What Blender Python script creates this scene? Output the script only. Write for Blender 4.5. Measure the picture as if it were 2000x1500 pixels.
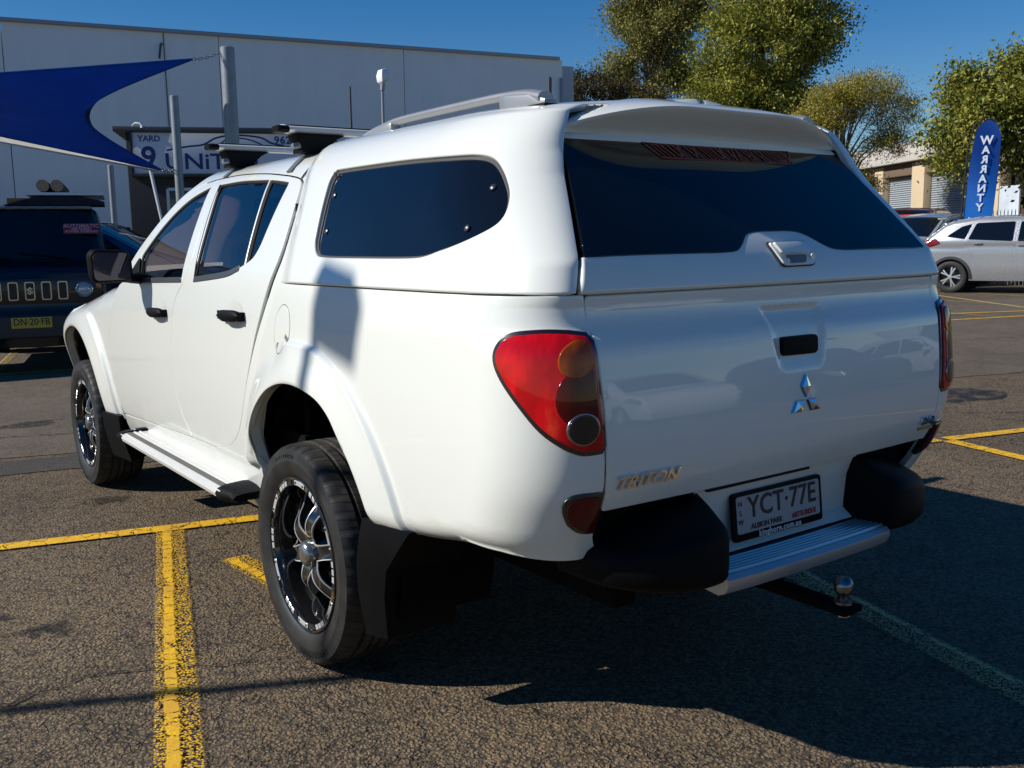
import bpy, bmesh, math, random
import numpy as np
from mathutils import Vector, Matrix
from mathutils.geometry import delaunay_2d_cdt

for o in list(bpy.data.objects):
    bpy.data.objects.remove(o)
scene = bpy.context.scene
COL = scene.collection
R_ = math.radians
random.seed(4)

# ------------------------------------------------------------------ camera
cam_data = bpy.data.cameras.new('camera')
cam_data.sensor_width = 36.0
cam_data.lens = 1891.6 / 2000 * 36.0
cam_data.clip_start = 0.05
cam_data.clip_end = 3000
cam = bpy.data.objects.new('camera', cam_data)
COL.objects.link(cam)
CP = Vector((-2.0718, -2.8299, 1.3394))
yaw, pit, rol = 0.62392, -0.14540, -0.015488
fw = Vector((math.sin(yaw) * math.cos(pit), math.cos(yaw) * math.cos(pit), math.sin(pit)))
rt0 = Vector((math.cos(yaw), -math.sin(yaw), 0)); up0 = rt0.cross(fw)
rt = rt0 * math.cos(rol) + up0 * math.sin(rol)
up = up0 * math.cos(rol) - rt0 * math.sin(rol)
M = Matrix((rt, up, -fw)).transposed().to_4x4()
M.translation = CP
cam.matrix_world = M
scene.camera = cam

# ------------------------------------------------------------------ light
SUN = Vector((-1.28, 0.60, 1.0)).normalized()          # direction towards the sun
sun_el = math.asin(SUN.z)
sun_az = math.atan2(SUN.x, SUN.y)                      # clockwise from +Y
world = bpy.data.worlds.new('World')
scene.world = world
world.use_nodes = True
wn = world.node_tree.nodes
sky = wn.new('ShaderNodeTexSky')
sky.sky_type = 'NISHITA'
sky.sun_disc = False
sky.sun_elevation = sun_el
sky.sun_rotation = sun_az
sky.altitude = 50
sky.air_density = 1.0
sky.dust_density = 0.0
sky.ozone_density = 3.5
bg = wn['Background']
bg.inputs['Strength'].default_value = 0.078
hsv = wn.new('ShaderNodeHueSaturation')                # deep, clear winter sky
hsv.inputs['Saturation'].default_value = 1.42
hsv.inputs['Hue'].default_value = 0.508
world.node_tree.links.new(sky.outputs[0], hsv.inputs['Color'])
world.node_tree.links.new(hsv.outputs[0], bg.inputs['Color'])
sun_data = bpy.data.lights.new('sun', 'SUN')
sun_data.energy = 5.0
sun_data.angle = R_(0.53)
sun_data.color = (1.0, 0.96, 0.885)
sun = bpy.data.objects.new('sun', sun_data)
COL.objects.link(sun)
sun.rotation_euler = SUN.to_track_quat('Z', 'Y').to_euler()
sun.location = (-10, 5, 12)
scene.view_settings.view_transform = 'Standard'
scene.view_settings.look = 'None'
scene.view_settings.exposure = 0.16
scene.view_settings.gamma = 1.0
scene.view_settings.use_curve_mapping = False

# ------------------------------------------------------------------ node + material helpers
class NT:
    def __init__(s, name):
        s.m = bpy.data.materials.new(name); s.m.use_nodes = True
        s.t = s.m.node_tree; s.p = s.t.nodes['Principled BSDF']; s.out = s.t.nodes['Material Output']
    def n(s, typ, ins=None, **props):
        nd = s.t.nodes.new(typ)
        for k, v in props.items(): setattr(nd, k, v)
        for k, v in (ins or {}).items(): s.set(nd.inputs[k], v)
        return nd
    def set(s, sock, v):
        if isinstance(v, bpy.types.NodeSocket): s.t.links.new(v, sock)
        elif isinstance(v, (tuple, list)) and len(v) == 3 and sock.type == 'RGBA': sock.default_value = (*v, 1)
        else: sock.default_value = v
    def math(s, op, a, b=0.0, c=None):
        nd = s.n('ShaderNodeMath', operation=op); s.set(nd.inputs[0], a); s.set(nd.inputs[1], b)
        if c is not None: s.set(nd.inputs[2], c)
        return nd.outputs[0]
    def coord(s, which='Object'): return s.n('ShaderNodeTexCoord').outputs[which]
    def mapping(s, vec, scale=(1, 1, 1), loc=(0, 0, 0), rot=(0, 0, 0)):
        return s.n('ShaderNodeMapping', {'Vector': vec, 'Scale': scale, 'Location': loc, 'Rotation': rot}).outputs[0]
    def noise(s, vec, scale, detail=3, rough=.55):
        return s.n('ShaderNodeTexNoise', {'Vector': vec, 'Scale': scale, 'Detail': detail, 'Roughness': rough}).outputs['Fac']
    def voro(s, vec, scale, feature='F1', out='Distance'):
        return s.n('ShaderNodeTexVoronoi', {'Vector': vec, 'Scale': scale}, feature=feature).outputs[out]
    def ramp(s, fac, stops):
        nd = s.n('ShaderNodeValToRGB', {'Fac': fac}); cr = nd.color_ramp
        while len(cr.elements) > 1: cr.elements.remove(cr.elements[0])
        for i, (p, c) in enumerate(stops):
            e = cr.elements[0] if i == 0 else cr.elements.new(p)
            e.position = p; e.color = (*c, 1) if isinstance(c, (tuple, list)) else (c, c, c, 1)
        return nd.outputs[0]
    def mix(s, fac, a, b, blend='MIX'):
        nd = s.n('ShaderNodeMix', data_type='RGBA', blend_type=blend)
        s.set(nd.inputs[0], fac); s.set(nd.inputs[6], a); s.set(nd.inputs[7], b)
        return nd.outputs[2]
    def smooth(s, x, a, b):
        return s.n('ShaderNodeMapRange', {'Value': x, 'From Min': a, 'From Max': b}, interpolation_type='SMOOTHSTEP').outputs[0]
    def bump(s, h, strength=.5, dist=.01):
        return s.n('ShaderNodeBump', {'Height': h, 'Strength': strength, 'Distance': dist}).outputs[0]
    def P(s, **kw):
        names = dict(color='Base Color', rough='Roughness', metal='Metallic', coat='Coat Weight', coatr='Coat Roughness',
                     normal='Normal', alpha='Alpha', trans='Transmission Weight', ior='IOR', spec='Specular IOR Level', emit='Emission Color',
                     emits='Emission Strength', sheen='Sheen Weight', coatn='Coat Normal')
        for k, v in kw.items(): s.set(s.p.inputs[names[k]], v)
        return s.m

MATS = {}
def plain(name, color, rough=.5, metal=0., coat=0., vary=.08, vscale=6., bump=0., bscale=80., spec=.5, coatr=.03, rvary=.12):
    """simple surface with a little procedural colour / gloss variation"""
    if name in MATS: return MATS[name]
    t = NT(name); co = t.coord()
    nz = t.noise(co, vscale, 4)
    f = t.math('MULTIPLY_ADD', nz, 2 * vary, 1 - vary)
    c = t.n('ShaderNodeVectorMath', {0: color}, operation='SCALE'); t.set(c.inputs['Scale'], f)
    t.set(t.p.inputs['Base Color'], c.outputs[0])
    t.P(rough=t.math('MULTIPLY_ADD', t.noise(co, vscale * 2.3, 3), 2 * rvary * rough, rough * (1 - rvary)), metal=metal, coat=coat, coatr=coatr, spec=spec)
    if bump: t.P(normal=t.bump(t.noise(co, bscale, 3), bump, .004))
    MATS[name] = t.m
    return t.m

# ------------------------------------------------------------------ object helpers
def put(o, parent=None):
    COL.objects.link(o)
    if parent is not None: o.parent = parent
    return o
def tag(o, label=None, cat=None, group=None, kind=None):
    if label: o['label'] = label
    if cat: o['category'] = cat
    if group: o['group'] = group
    if kind: o['kind'] = kind
    return o
def empty(name, loc=(0, 0, 0), rz=0.0, label=None, cat=None, group=None):
    o = bpy.data.objects.new(name, None); o.empty_display_size = .3
    o.location = loc; o.rotation_euler = (0, 0, rz); put(o)
    return tag(o, label, cat, group)
def mesh_obj(name, verts, faces, mat, parent=None, smooth=True, normals=None, angle=None):
    me = bpy.data.meshes.new(name)
    me.from_pydata([tuple(v) for v in verts], [], faces)
    me.update()
    if smooth:
        me.polygons.foreach_set('use_smooth', [True] * len(me.polygons))
        if angle: me.set_sharp_from_angle(angle=R_(angle))
    if normals is not None: me.normals_split_custom_set_from_vertices(normals)
    if mat: me.materials.append(mat)
    return put(bpy.data.objects.new(name, me), parent)
def copy_tree(o, parent=None):
    c = o.copy(); COL.objects.link(c); c.parent = parent
    for ch in list(o.children): copy_tree(ch, c)
    return c

class MB:
    """collects simple shapes, builds them as ONE mesh object"""
    def __init__(s): s.v = []; s.f = []
    def add(s, vs, fs):
        b = len(s.v); s.v += [Vector(v) for v in vs]; s.f += [tuple(i + b for i in f) for f in fs]; return s
    def box(s, c, d, rot=None, taper=1.0):
        x, y, z = [k / 2 for k in d]
        vs = [Vector((sx * x * (taper if sz > 0 else 1), sy * y * (taper if sz > 0 else 1), sz * z)) for sz in (-1, 1) for sy in (-1, 1) for sx in (-1, 1)]
        if rot is not None: vs = [rot @ v for v in vs]
        return s.add([v + Vector(c) for v in vs], [(0, 2, 3, 1), (4, 5, 7, 6), (0, 1, 5, 4), (2, 6, 7, 3), (0, 4, 6, 2), (1, 3, 7, 5)])
    def tube(s, path, r, n=10, caps=True, flat=1.0, upv=None):
        path = [Vector(p) for p in path]; k = len(path)
        rs = r if isinstance(r, (list, tuple)) else [r] * k
        vs, fs = [], []
        ref = Vector(upv) if upv else None
        for i, p in enumerate(path):
            d = (path[min(i + 1, k - 1)] - path[max(i - 1, 0)]).normalized()
            if ref is None: ref = Vector((0, 0, 1)) if abs(d.z) < .9 else Vector((1, 0, 0))
            a = (ref - d * ref.dot(d)).normalized(); b = d.cross(a); ref = a
            for j in range(n):
                t = 2 * math.pi * (j + .5) / n
                vs.append(p + a * math.cos(t) * rs[i] * flat + b * math.sin(t) * rs[i])
        for i in range(k - 1):
            for j in range(n):
                fs.append((i * n + j, i * n + (j + 1) % n, (i + 1) * n + (j + 1) % n, (i + 1) * n + j))
        if caps: fs += [tuple(range(n - 1, -1, -1)), tuple((k - 1) * n + j for j in range(n))]
        return s.add(vs, fs)
    def lathe(s, prof, c=(0, 0, 0), axis='X', n=48, closed=False):
        """prof: (axial, radius)"""
        vs, fs = [], []
        c = Vector(c); k = len(prof)
        for i in range(n):
            t = 2 * math.pi * i / n; co, si = math.cos(t), math.sin(t)
            for (h, r) in prof:
                if axis == 'X': vs.append(c + Vector((h, r * co, r * si)))
                elif axis == 'Y': vs.append(c + Vector((r * si, h, r * co)))
                else: vs.append(c + Vector((r * co, r * si, h)))
        kk = k if closed else k - 1
        for i in range(n):
            j = (i + 1) % n
            for m in range(kk):
                m2 = (m + 1) % k
                fs.append((i * k + m, j * k + m, j * k + m2, i * k + m2))
        return s.add(vs, fs)
    def loft(s, rings, closed=True, caps=True):
        n = len(rings[0]); vs = [p for r in rings for p in r]; fs = []
        m = n if closed else n - 1
        for i in range(len(rings) - 1):
            for j in range(m):
                fs.append((i * n + j, i * n + (j + 1) % n, (i + 1) * n + (j + 1) % n, (i + 1) * n + j))
        if caps and closed: fs += [tuple(range(n - 1, -1, -1)), tuple((len(rings) - 1) * n + j for j in range(n))]
        return s.add(vs, fs)
    def prism(s, poly, fn, depth):
        """2-D polygon -> fn(u,v,h) placed twice, h = 0 and depth"""
        n = len(poly)
        vs = [fn(u, v, 0) for u, v in poly] + [fn(u, v, depth) for u, v in poly]
        fs = [tuple(range(n)), tuple(range(2 * n - 1, n - 1, -1))] + [(i, n + i, n + (i + 1) % n, (i + 1) % n) for i in range(n)]
        return s.add(vs, fs)
    def build(s, name, mat, parent=None, angle=35, bevel=0, seg=2, fixn=True):
        me = bpy.data.meshes.new(name)
        me.from_pydata([tuple(v) for v in s.v], [], s.f)
        if bevel or fixn:
            bm = bmesh.new(); bm.from_mesh(me)
            if fixn: bmesh.ops.recalc_face_normals(bm, faces=bm.faces)
            if bevel:
                es = [e for e in bm.edges if len(e.link_faces) == 2 and e.calc_face_angle(0) > .5]
                bmesh.ops.bevel(bm, geom=es, offset=bevel, segments=seg, profile=.6, affect='EDGES', clamp_overlap=True)
            bm.to_mesh(me); bm.free()
        me.polygons.foreach_set('use_smooth', [True] * len(me.polygons))
        me.set_sharp_from_angle(angle=R_(angle))
        me.materials.append(mat)
        return put(bpy.data.objects.new(name, me), parent)

def text_obj(name, body, size, mat, parent, mat_world, depth=.002, align='CENTER', sx=1.0, shear=0.0, bold=0.0, spacing=1.0):
    """flat lettering as a mesh; mat_world maps text x,y,z (z = outward) into the parent's space"""
    cu = bpy.data.curves.new(name, 'FONT'); cu.body = body; cu.size = size; cu.extrude = depth; cu.align_x = align; cu.align_y = 'CENTER'
    cu.shear = shear; cu.offset = bold; cu.space_character = spacing; cu.resolution_u = 3
    tmp = bpy.data.objects.new(name, cu); COL.objects.link(tmp)
    dg = bpy.context.evaluated_depsgraph_get()
    me = bpy.data.meshes.new_from_object(tmp.evaluated_get(dg))
    bpy.data.objects.remove(tmp); me.name = name
    me.transform(mat_world @ Matrix.Diagonal((sx, 1, 1, 1)))
    me.materials.clear(); me.materials.append(mat)
    return put(bpy.data.objects.new(name, me), parent)
def frame(o, x, y):
    """matrix with origin o, axes x,y and z = x cross y"""
    x = Vector(x).normalized(); y = Vector(y); y = (y - x * y.dot(x)).normalized(); z = x.cross(y)
    m = Matrix((x, y, z)).transposed().to_4x4(); m.translation = Vector(o); return m

# ------------------------------------------------------------------ curved sheet panels cut to an outline
def densify(poly, step):
    out = []; n = len(poly)
    for i in range(n):
        a = Vector(poly[i]); b = Vector(poly[(i + 1) % n]); k = max(1, int(math.ceil((b - a).length / step)))
        for j in range(k): out.append(a.lerp(b, j / k))
    return out
def rounded(poly, r, n=5):
    """round the corners of a polygon; r single or per corner"""
    out = []; k = len(poly)
    for i in range(k):
        p = Vector(poly[i]); a = Vector(poly[i - 1]) - p; b = Vector(poly[(i + 1) % k]) - p
        rr = r[i] if isinstance(r, (list, tuple)) else r
        if rr <= 0: out.append(p); continue
        d = min(rr, a.length * .49, b.length * .49); s = p + a.normalized() * d; e = p + b.normalized() * d
        for j in range(n + 1):
            t = j / n; out.append(s * (1 - t) ** 2 + p * 2 * t * (1 - t) + e * t * t)
    return out
def spline(pts, n=6, closed=False):
    pts = [Vector(p) for p in pts]; k = len(pts); out = []
    rng = range(k) if closed else range(k - 1)
    for i in rng:
        p1, p2 = pts[i], pts[(i + 1) % k]
        p0 = pts[i - 1] if (closed or i > 0) else p1 * 2 - p2
        p3 = pts[(i + 2) % k] if (closed or i + 2 < k) else p2 * 2 - p1
        for j in range(n):
            t = j / n
            out.append(.5 * ((2 * p1) + (p2 - p0) * t + (2 * p0 - 5 * p1 + 4 * p2 - p3) * t * t + (3 * p1 - p0 - 3 * p2 + p3) * t ** 3))
    if not closed: out.append(pts[-1])
    return out
def inside(poly, P):
    x, y = P[:, 0], P[:, 1]; r = np.zeros(len(P), bool); n = len(poly)
    for i in range(n):
        x1, y1 = poly[i]; x2, y2 = poly[(i + 1) % n]
        c = ((y1 > y) != (y2 > y))
        with np.errstate(divide='ignore', invalid='ignore'):
            xi = (x2 - x1) * (y - y1) / ((y2 - y1) if y2 != y1 else 1e-12) + x1
        r ^= c & (x < xi)
    return r
def bdist(poly, P):
    d = np.full(len(P), 1e9); n = len(poly)
    for i in range(n):
        a = np.array(poly[i]); b = np.array(poly[(i + 1) % n]); ab = b - a; L = (ab @ ab) or 1e-12
        t = np.clip(((P - a) @ ab) / L, 0, 1); q = a + t[:, None] * ab
        d = np.minimum(d, np.hypot(*(P - q).T))
    return d
def area(poly): return .5 * sum(poly[i - 1][0] * poly[i][1] - poly[i][0] * poly[i - 1][1] for i in range(len(poly)))
def onorm(poly):
    n = len(poly); s = 1 if area(poly) > 0 else -1; out = []
    for i in range(n):
        d = Vector(poly[(i + 1) % n]) - Vector(poly[i - 1]); d = d.normalized() if d.length else Vector((1, 0))
        out.append(Vector((d.y, -d.x)) * s)
    return out
def panel_data(outline, fn, holes=(), step=.03, gap=.002, flange=.015, extra=(), edge=.0035, ref=None, off=0.0, skip=None):
    outer = densify(outline, step)
    outer = [p - q * gap for p, q in zip(outer, onorm(outer))]
    loops = [outer]
    for h in holes:
        hh = densify(h, step); loops.append([p + q * gap for p, q in zip(hh, onorm(hh))])
    flat = [tuple(p) for L in loops for p in L]
    arr = np.array(outer); lo, hi = arr.min(0), arr.max(0)
    gx = np.arange(lo[0] + step * .37, hi[0], step); gy = np.arange(lo[1] + step * .41, hi[1], step)
    G = np.array([(x, y) for x in gx for y in gy if not (skip and skip(x, y))] + [tuple(e) for e in extra]).reshape(-1, 2)
    if len(G):
        lim = step * .55 if not len(extra) else .006
        ok = inside([tuple(p) for p in outer], G) & (bdist([tuple(p) for p in outer], G) > lim)
        for L in loops[1:]:
            Lt = [tuple(p) for p in L]; ok &= ~inside(Lt, G) & (bdist(Lt, G) > lim)
        G = G[ok]
    pts = flat + [tuple(g) for g in G]
    edges = []; b = 0
    for L in loops:
        n = len(L); edges += [(b + i, b + (i + 1) % n) for i in range(n)]; b += n
    ov, oe, of, vmap, _, _ = delaunay_2d_cdt([Vector(p) for p in pts], edges, [], 0, 1e-6)
    P2 = np.array([tuple(v) for v in ov]); F = np.array([f for f in of if len(f) == 3])
    cen = P2[F].mean(1)
    ok = inside([tuple(p) for p in outer], cen)
    for L in loops[1:]: ok &= ~inside([tuple(p) for p in L], cen)
    F = F[ok]
    def pos(a, v):
        return Vector(fn(a, v))
    h = 2e-4; V3 = []; N3 = []; TA = []; TV = []
    for a, v in P2:
        p = pos(a, v); ta = (pos(a + h, v) - pos(a - h, v)) / (2 * h); tv = (pos(a, v + h) - pos(a, v - h)) / (2 * h)
        n = ta.cross(tv)
        if n.length < 1e-9: n = Vector(ref or (0, 0, 1))
        n.normalize()
        if ref is not None and n.dot(Vector(ref(p) if callable(ref) else ref)) < 0: n = -n
        V3.append(p + n * off); N3.append(n); TA.append(ta); TV.append(tv)
    faces = []
    for f in F:
        a, b, c = (int(i) for i in f)
        nn = (V3[b] - V3[a]).cross(V3[c] - V3[a])
        faces.append((a, b, c) if nn.dot(N3[a] + N3[b] + N3[c]) > 0 else (a, c, b))
    if flange:
        inv = {}
        for newi, olds in enumerate(vmap):
            for o in olds: inv[o] = newi
        b = 0
        for li, L in enumerate(loops):
            n = len(L); on = onorm(L); sgn = 1 if li == 0 else -1
            r0 = [inv[b + i] for i in range(n)]; rl = [r0]
            tg_ = []
            for i in range(n):
                k = r0[i]; o = on[i] * sgn
                t = (TA[k] * o.x + TV[k] * o.y)
                t = (t - N3[k] * t.dot(N3[k])); tg_.append(t.normalized() if t.length else N3[k].copy())
            for ph in (math.pi / 6, math.pi / 3, math.pi / 2, None):         # quarter-round edge, then a straight return
                rk = []
                for i in range(n):
                    k = r0[i]; t = tg_[i]; q = ph or math.pi / 2
                    rk.append(len(V3)); V3.append(V3[k] + t * edge * math.sin(q) - N3[k] * (edge * (1 - math.cos(q)) + (flange if ph is None else 0)))
                    N3.append((t * math.sin(q) + N3[k] * math.cos(q)).normalized())
                rl.append(rk)
            for i in range(n):
                j = (i + 1) % n
                for A, B in zip(rl[:-1], rl[1:]):
                    q = (A[i], A[j], B[j], B[i]); nn = (V3[q[2]] - V3[q[0]]).cross(V3[q[3]] - V3[q[1]])
                    faces.append(q if nn.dot(N3[A[i]] + N3[B[i]]) > 0 else q[::-1])
            b += n
    return V3, faces, N3
def panel(name, outline, fn, mat, parent, mirror=False, **kw):
    V3, F, N3 = panel_data(outline, fn, **kw)
    if mirror:
        V3 = [Vector((-v.x, v.y, v.z)) for v in V3]; N3 = [Vector((-n.x, n.y, n.z)) for n in N3]; F = [f[::-1] for f in F]
    return mesh_obj(name, V3, F, mat, parent, True, N3)

# ================================================================== ground
E1 = Vector((.969, -.247, 0)); E2 = Vector((.247, .969, 0)); T0 = Vector((-.78, 1.797, 0))   # bay grid
def bay(u, v, z=0.0): p = T0 + E1 * u + E2 * v; return Vector((p.x, p.y, z))

def asphalt(name, tint, coarse, dark, crack=.5, gloss=.0):
    t = NT(name); co = t.coord()
    warp = t.n('ShaderNodeVectorMath', {0: co, 1: t.n('ShaderNodeTexNoise', {'Vector': co, 'Scale': 34., 'Detail': 2.}).outputs['Color']}, operation='ADD').outputs[0]
    st = t.voro(t.mapping(co, (1, 1, 1)), 95 * coarse)
    st2 = t.voro(co, 210 * coarse)
    nz = t.noise(co, 60 * coarse, 4, .65); big = t.noise(co, .55, 4); mid = t.noise(co, 3.7, 4)
    cell = t.voro(co, 95 * coarse, out='Color')
    sepc = t.n('ShaderNodeSeparateColor', {0: cell}).outputs[0]
    # stones: lighter centres, dark joints
    stone = t.smooth(st, .62, .25)
    col = t.mix(stone, (dark * .75, dark * .72, dark * .70), tint)
    col = t.mix(t.math('MULTIPLY', sepc, .55), col, (tint[0] * 1.55, tint[1] * 1.5, tint[2] * 1.45))
    col = t.mix(t.math('MULTIPLY', t.smooth(nz, .46, .33), .8), col, (dark * .4,) * 3)
    spark = t.math('MULTIPLY', t.math('GREATER_THAN', t.noise(co, 260, 1), .74), .5)
    col = t.mix(spark, col, (.42, .40, .36))
    tone = t.math('ADD', t.math('MULTIPLY', big, .7), t.math('MULTIPLY', mid, .45))
    col = t.mix(t.smooth(tone, .38, .78), t.mix(.26, col, (.02, .018, .016), 'MULTIPLY'), col)
    # fine crack network
    cw = t.n('ShaderNodeVectorMath', {0: co, 1: t.n('ShaderNodeVectorMath', {0: t.n('ShaderNodeTexNoise', {'Vector': co, 'Scale': 5., 'Detail': 5.}).outputs['Color'], 'Scale': .5}, operation='SCALE').outputs[0]}, operation='ADD').outputs[0]
    ed = t.voro(cw, 3.1, 'DISTANCE_TO_EDGE'); ed2 = t.voro(cw, 11., 'DISTANCE_TO_EDGE')
    ck = t.math('MAXIMUM', t.smooth(ed, .022, .004), t.math('MULTIPLY', t.smooth(ed2, .05, .01), t.smooth(t.noise(co, 1.3, 2), .48, .62)))
    ck = t.math('MULTIPLY', ck, crack)
    col = t.mix(ck, col, (.012, .011, .01))
    stain = t.smooth(t.noise(t.mapping(co, (.8, .5, 1)), 1.1, 3), .70, .80)
    col = t.mix(t.math('MULTIPLY', stain, .45), col, (.02, .019, .018))
    h = t.math('ADD', t.math('MULTIPLY', stone, .7), t.math('MULTIPLY', nz, .9))
    h = t.math('ADD', h, t.math('MULTIPLY', st2, -.4))
    h = t.math('SUBTRACT', h, t.math('MULTIPLY', ck, 2.0))
    return t.P(color=col, rough=.86 - gloss, spec=.35, normal=t.bump(h, .75, .006 / coarse))
M_BAY = asphalt('asphalt_bay', (.210, .150, .086), .92, .032, .50)
M_DRIVE = asphalt('asphalt_drive', (.200, .152, .098), 1.7, .075, .40, .06)

def sheet(name, pts, z, mat, kind='structure', uv=None):
    o = mesh_obj(name, [(p[0], p[1], z) for p in pts], [tuple(range(len(pts)))], mat, smooth=False)
    return tag(o, kind=kind)
g = 700
sheet('ground', [(-g, -g), (g, -g), (g, g), (-g, g)], 0, M_BAY)
# older, smoother seal of the drive aisle between the rows: ragged near edge
rnd = random.Random(2)
near = [bay(u, 2.12 + rnd.uniform(-.018, .018)) for u in np.arange(-22, 40, .35)]
far = [bay(40, 10.4), bay(-22, 10.4)]
sheet('drive_aisle', near + far, .004, M_DRIVE)
M_PATCH = asphalt('asphalt_patch', (.10, .085, .07), 1.5, .04, .25)
ncut = [bay(u, 1.60 + rnd.uniform(-.02, .02)) for u in np.arange(-6, .9, .3)]; fcut = [bay(u, 2.02 + rnd.uniform(-.02, .02)) for u in np.arange(.9, -6, -.3)]
sheet('trench_patch', ncut + fcut, .0042, M_PATCH)
# a darker oily seal at the far bays
t = NT('oil_stain'); co = t.coord()
t.P(color=(.012, .014, .018), rough=.45, alpha=t.math('MULTIPLY', t.smooth(t.noise(co, 7, 5), .36, .62), .75))
def blob(cx, cy, rx, ry, n=36, seed=1):
    r = random.Random(seed); out = []
    ph = [r.uniform(0, 6.28) for _ in range(4)]
    for i in range(n):
        a = 2 * math.pi * i / n; k = 1 + .10 * math.sin(2 * a + ph[0]) + .08 * math.sin(3 * a + ph[1]) + .05 * math.sin(7 * a + ph[2])
        out.append((cx + rx * k * math.cos(a), cy + ry * k * math.sin(a)))
    return out
c0 = bay(6.3, 1.35); sheet('oil_patch', blob(c0.x, c0.y, .55, .30, seed=5), .008, t.m)
c0 = bay(-1.9, 2.6); sheet('oil_patch', blob(c0.x, c0.y, .25, .16, seed=8), .0082, t.m)

# ------------------------------------------------------------------ painted bay lines
def paint_mat(name, core0, core1, wear, col=(.84, .49, .012)):
    """u = metres across (0 = centre), v = metres along"""
    t = NT(name); uv = t.n('ShaderNodeUVMap', uv_map='UVMap').outputs[0]
    sp = t.n('ShaderNodeSeparateXYZ', {0: uv}); u, v = sp.outputs[0], sp.outputs[1]
    co = t.coord()
    wob = t.math('MULTIPLY', t.math('SUBTRACT', t.noise(co, 16, 3), .5), .022)
    uu = t.math('ADD', u, wob)
    core = t.math('MULTIPLY', t.smooth(uu, core0 - .004, core0 + .004), t.smooth(uu, core1 + .004, core1 - .004))
    # thick core: broken across by shrinkage cracks
    vv = t.math('ADD', v, t.math('MULTIPLY', t.noise(co, 22, 3), .05))
    comb = t.n('ShaderNodeCombineXYZ', {0: t.math('MULTIPLY', u, .25), 1: vv, 2: 0.}).outputs[0]
    ed = t.voro(comb, 15, 'DISTANCE_TO_EDGE')
    coreck = t.smooth(ed, .012, .045)
    stones = t.voro(co, 125); nz = t.noise(co, 75, 5, .7); mid = t.noise(co, 6, 3)
    thin = t.math('ADD', t.math('MULTIPLY', t.smooth(stones, .66, .30), .7), t.math('MULTIPLY', nz, .65))
    thin = t.math('ADD', thin, t.math('MULTIPLY', mid, .35))
    thin = t.smooth(thin, wear, wear + .16)
    edge = t.smooth(t.math('ABSOLUTE', u), .068, .058)
    a = t.math('MAXIMUM', t.math('MULTIPLY', core, coreck), t.math('MULTIPLY', thin, edge))
    c = t.mix(t.smooth(nz, .3, .6), (col[0] * .62, col[1] * .58, col[2] * .5), col)
    c = t.mix(t.smooth(mid, .30, .62), (col[0] * .75, col[1] * .70, col[2] + .012), c)
    h = t.math('ADD', t.math('MULTIPLY', a, 1.2), nz)
    return t.P(color=c, rough=.62, alpha=a, normal=t.bump(h, .6, .004))
M_L1 = paint_mat('yellow_paint_worn', -.004, .034, .80)
M_L2 = paint_mat('yellow_paint_full', -.055, .055, .70)
M_L3 = paint_mat('yellow_paint_faded', -.050, -.030, .80, (.66, .46, .16))
def line(p, q, w, z, mat, name='road_marking'):
    p, q = Vector(p), Vector(q); d = (q - p); L = d.length; d.normalize(); s = Vector((d.y, -d.x, 0)); n = max(2, int(L / .4))
    vs, fs, uvs = [], [], []
    for i in range(n + 1):
        c = p + d * L * i / n
        for k in (-1, 1): vs.append((c.x + s.x * k * w / 2, c.y + s.y * k * w / 2, z)); uvs.append((k * w / 2, L * i / n))
    fs = [(2 * i, 2 * i + 1, 2 * i + 3, 2 * i + 2) for i in range(n)]
    o = mesh_obj(name, vs, fs, mat, smooth=False); ul = o.data.uv_layers.new(name='UVMap')
    for lp in o.data.loops: ul.data[lp.index].uv = uvs[lp.vertex_index]
    return tag(o, kind='structure')
line(bay(-9, 0), bay(4.8, 0), .10, .0085, M_L2)
line(bay(4.86, 0), bay(17, 0), .10, .0085, M_L2)
line(bay(0, -.055), bay(-.18, -6), .135, .0089, M_L1)
line(bay(2.38, -.055), bay(2.10, -6), .135, .0089, M_L3)
line(bay(4.83, -.055), bay(4.86, -6), .105, .0089, M_L2)
line(bay(7.2, -.055), bay(7.2, -6), .12, .0089, M_L1)
line(bay(-2.4, -.055), bay(-2.4, -6), .12, .0089, M_L1)
line((-.70, 1.16, 0), (-.66, .70, 0), .12, .0093, M_L1)
# faded lines of the far rows
line(bay(-12, 6.95), bay(40, 6.95), .10, .0089, M_L2)
for k in range(-3, 15): line(bay(.9 + 2.45 * k, 7.0), bay(.9 + 2.45 * k, 12), .10, .0093, M_L3)
line((20.2, 11.5, 0), (15.6, 5.6, 0), .11, .0097, paint_mat('yellow_paint_pale', -.055, .055, .72, (.62, .44, .12)))
line((12.9, 6.6, 0), (16.4, 5.2, 0), .11, .0101, M_L2)

# long cracks and drips in the seal
t = NT('crack_fill'); co = t.coord(); t.P(color=(.012, .010, .009), rough=.9, alpha=t.math('MULTIPLY', t.smooth(t.noise(co, 30, 4), .36, .52), .9)); M_CRK = t.m
def crack(pts, w, seed):
    r = random.Random(seed); q = []
    for a, b in zip(pts[:-1], pts[1:]):
        a, b = Vector(a), Vector(b); n = max(3, int((b - a).length / .05))
        q += [a.lerp(b, i / n) + Vector((r.gauss(0, .012), r.gauss(0, .012))) for i in range(n)]
    L = []; Rr = []
    for i, p in enumerate(q):
        d = (q[min(i + 1, len(q) - 1)] - q[max(i - 1, 0)]).normalized(); ww = w * r.uniform(.3, 1.1) * min(1, .2 + 4 * min(i, len(q) - 1 - i) / len(q))
        L.append((p.x - d.y * ww, p.y + d.x * ww, .0071)); Rr.append((p.x + d.y * ww, p.y - d.x * ww, .0071))
    n = len(q); o = mesh_obj('pavement_crack', L + Rr, [(i, i + 1, n + i + 1, n + i) for i in range(n - 1)], M_CRK, smooth=False); tag(o, kind='structure')
def b2(u, v): p = bay(u, v); return (p.x, p.y)
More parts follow.
